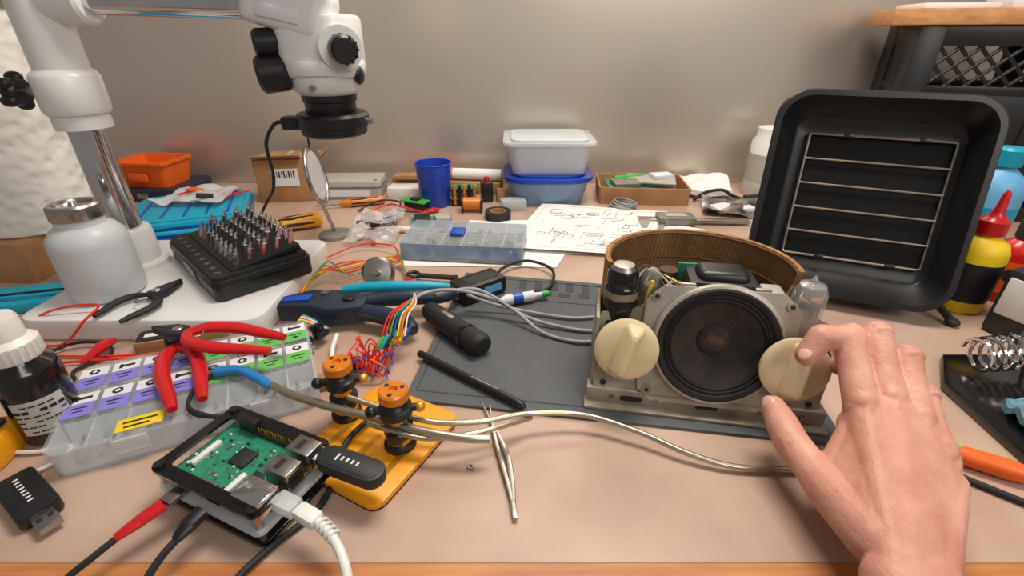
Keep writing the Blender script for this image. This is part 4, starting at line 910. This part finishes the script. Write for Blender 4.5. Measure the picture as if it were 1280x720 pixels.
# ------------------------------------------------------------------ hand
b = B('human_hand', (24, 20, 4)); b.world()
V = Vector
b.part('hand')
MCP = [V((22.9, 24.0, 6.3)), V((24.8, 24.2, 6.5)), V((26.1, 23.1, 5.8)), V((26.6, 21.4, 4.9))]
MR = [1.15, 1.15, 1.06, .96]
PIP = [V((23.4, 27.8, 9.2)), V((25.6, 28.2, 9.0)), V((27.2, 26.9, 8.0)), V((27.4, 24.8, 6.5))]
DIP = [V((21.5, 27.8, 9.35)), V((25.2, 29.3, 7.4)), V((26.5, 28.3, 6.1)), V((27.0, 26.5, 4.9))]
TIP = [V((20.5, 27.3, 8.2)), V((24.1, 28.5, 6.4)), V((25.2, 27.8, 4.9)), V((26.1, 26.6, 3.9))]
PR = [1.06, 1.06, .98, .86]; DR = [.92, .9, .84, .74]; TRr = [.76, .74, .7, .62]
WL, WR = V((19.5, 14.6, 3.3)), V((21.3, 14.4, 3.1))
for i in range(4):
    mid = (MCP[i]+PIP[i])/2
    b.hull([(MCP[i], MR[i]*.95), (mid, PR[i]*.93)], 'skin'); b.hull([(mid, PR[i]*.93), (PIP[i], PR[i])], 'skin')
    d1 = (PIP[i]-MCP[i]).normalized(); d2 = (DIP[i]-PIP[i]).normalized()
    dors = (d1-d2).normalized(); along = (d1+d2).normalized(); side = along.cross(dors)
    b.sphere(PIP[i]+dors*.16, PR[i]*.95, 'skin')
    for off in (-.55, -.2, .15, .5):
        arc = [PIP[i]+dors*.16+along*off+(dors*math.cos(t)+side*math.sin(t))*(math.sqrt(max(PR[i]**2*.9-off*off, .1))-.02) for t in (-.8, -.4, 0, .4, .8)]
        b.tube(arc, .14, 'skin', seg=8)
    md = (PIP[i]+DIP[i])/2
    b.hull([(PIP[i], PR[i]*.98), (md, DR[i]*.95)], 'skin'); b.hull([(md, DR[i]*.95), (DIP[i], DR[i])], 'skin'); b.hull([(DIP[i], DR[i]), (TIP[i], TRr[i])], 'skin')
W4 = [WL+V((.2, .4, .3)), (WL*2+WR)/3+V((0, .4, .4)), (WL+WR*2)/3+V((0, .4, .3)), WR+V((0, .2, 0))]
low = V((-.3, -.2, -1.2))
for i in range(3):
    b.hull([(MCP[i]+V((0, -.3, -.15)), MR[i]*.9), (MCP[i+1]+V((0, -.3, -.15)), MR[i+1]*.9), (MCP[i]+low, MR[i]*.85), (MCP[i+1]+low, MR[i+1]*.85), (W4[i], 1.1), (W4[i+1], 1.1)], 'skin')
for i in range(4): b.hull([(MCP[i]+V((0, -.3, .55)), .5), (W4[i]+V((.4, 3.5, .75)), .45)], 'skin')
for i in range(4): b.sphere(MCP[i]+V((0, .15, .4)), .98-.04*i, 'skin')
b.hull([(MCP[3]+V((-.5, -1.6, -.8)), 1.0), (WR+V((.8, 3, 0)), 1.1), (WR, 1.15)], 'skin')
C0, C1, C2, C3 = V((19.9, 16.8, 3.5)), V((19.3, 20.0, 3.4)), V((18.85, 23.6, 3.6)), V((18.75, 26.4, 4.3))
b.hull([(C0, 1.5), (C1, 1.28)], 'skin').hull([(C1, 1.28), ((C1+C2)/2, 1.08)], 'skin').hull([((C1+C2)/2, 1.08), (C2, 1.12)], 'skin').hull([(C2, 1.12), ((C2+C3)/2, 1.06)], 'skin').hull([((C2+C3)/2, 1.06), (C3, .82)], 'skin')
td = (C3-C1).normalized(); tn = V((-.45, 0, .9)); tn = (tn-td*tn.dot(td)).normalized(); ts = td.cross(tn)
for off in (-.4, -.1, .2):
    b.tube([C2+td*off+(tn*math.cos(t)+ts*math.sin(t))*1.06 for t in (-.7, -.35, 0, .35, .7)], .13, 'skin', seg=8)
b.hull([(C0, 1.4), (C1+V((.6, .2, .1)), 1.0), (MCP[0]+V((-.1, -1.2, -.6)), 1.0), (W4[1]+V((.6, 3, 0)), 1.2)], 'skin')
b.hull([(C1+V((.6, 1.2, .3)), .75), (MCP[0]+V((-.2, -.3, -.9)), .9), (C0, 1.0)], 'skin')
arm = [V((20.4, 14.6, 3.2)), V((20.6, 10, 2.0)), V((21.4, 2, -.5)), V((22.4, -8, -3)), V((23.4, -20, -5))]
wid = [(.95, 1.45), (1.1, 1.6), (1.3, 2.2), (1.2, 3.0), (.9, 3.5)]
for p, q, (a, ra), (c, rc) in zip(arm, arm[1:], wid, wid[1:]):
    b.hull([(p+V((-a, 0, 0)), ra), (p+V((a, 0, 0)), ra), (q+V((-c, 0, 0)), rc), (q+V((c, 0, 0)), rc)], 'skin')
b.part('nails')
def nail(p, d, nrm, w=.48, l=.62):
    d = d.normalized(); nrm = (nrm-d*nrm.dot(d)).normalized(); sx = d.cross(nrm)
    M = Matrix(((sx.x, d.x, nrm.x, p.x), (sx.y, d.y, nrm.y, p.y), (sx.z, d.z, nrm.z, p.z), (0, 0, 0, 1)))
    bm = bmesh.new(); bmesh.ops.create_uvsphere(bm, u_segments=18, v_segments=12, radius=1)
    b.add(bm, 'nail', M @ Matrix.Diagonal((w, l, .16, 1)))
nail(C3+V((-.5, -.1, .42)), C3-C2, V((-.8, 0, .65)))
nail(TIP[0]+V((-.42, -.35, .38)), TIP[0]-DIP[0], V((-.75, -.4, .5)), .42, .5)
hand = b.done()
for o in hand.children:
    if o.name.startswith('hand'):
        m = o.modifiers.new('remesh', 'REMESH'); m.mode = 'VOXEL'; m.voxel_size = 0.0009; m.use_smooth_shade = True
        m = o.modifiers.new('smooth', 'SMOOTH'); m.factor = .6; m.iterations = 4

# ------------------------------------------------------------------ lights, world, camera
def area(name, loc, target, size, size_y, power, col):
    l = bpy.data.lights.new(name, 'AREA'); l.shape = 'RECTANGLE'; l.size = size; l.size_y = size_y; l.energy = power; l.color = col
    o = bpy.data.objects.new(name, l); o.location = Vector(loc)*S+Vector((0, 0, .75))
    o.rotation_euler = (Vector(target)-Vector(loc)).to_track_quat('-Z', 'Y').to_euler()
    bpy.context.collection.objects.link(o); return o
area('ceiling_light', (18, 52, 112), (18, 68, 0), .6, .3, 13.5, (1, .92, .82))
area('wall_fill_light', (70, -60, 95), (28, 100, 40), .9, .5, 8.5, (1, .94, .87))  # added fill behind the camera, out of view, for a highlight on the back wall
w = bpy.data.worlds.new('World'); bpy.context.scene.world = w; w.use_nodes = True
w.node_tree.nodes['Background'].inputs['Color'].default_value = (1, .91, .84, 1); w.node_tree.nodes['Background'].inputs['Strength'].default_value = .23
cam = bpy.data.cameras.new('camera'); cam.lens = 16.875; cam.sensor_width = 36; cam.clip_start = .01
co = bpy.data.objects.new('camera', cam); co.location = (0, 0, (TABLE_Z+28)*S); co.rotation_euler = (math.radians(90-28), 0, 0)
bpy.context.collection.objects.link(co); bpy.context.scene.camera = co
bpy.context.scene.view_settings.view_transform = 'Standard'
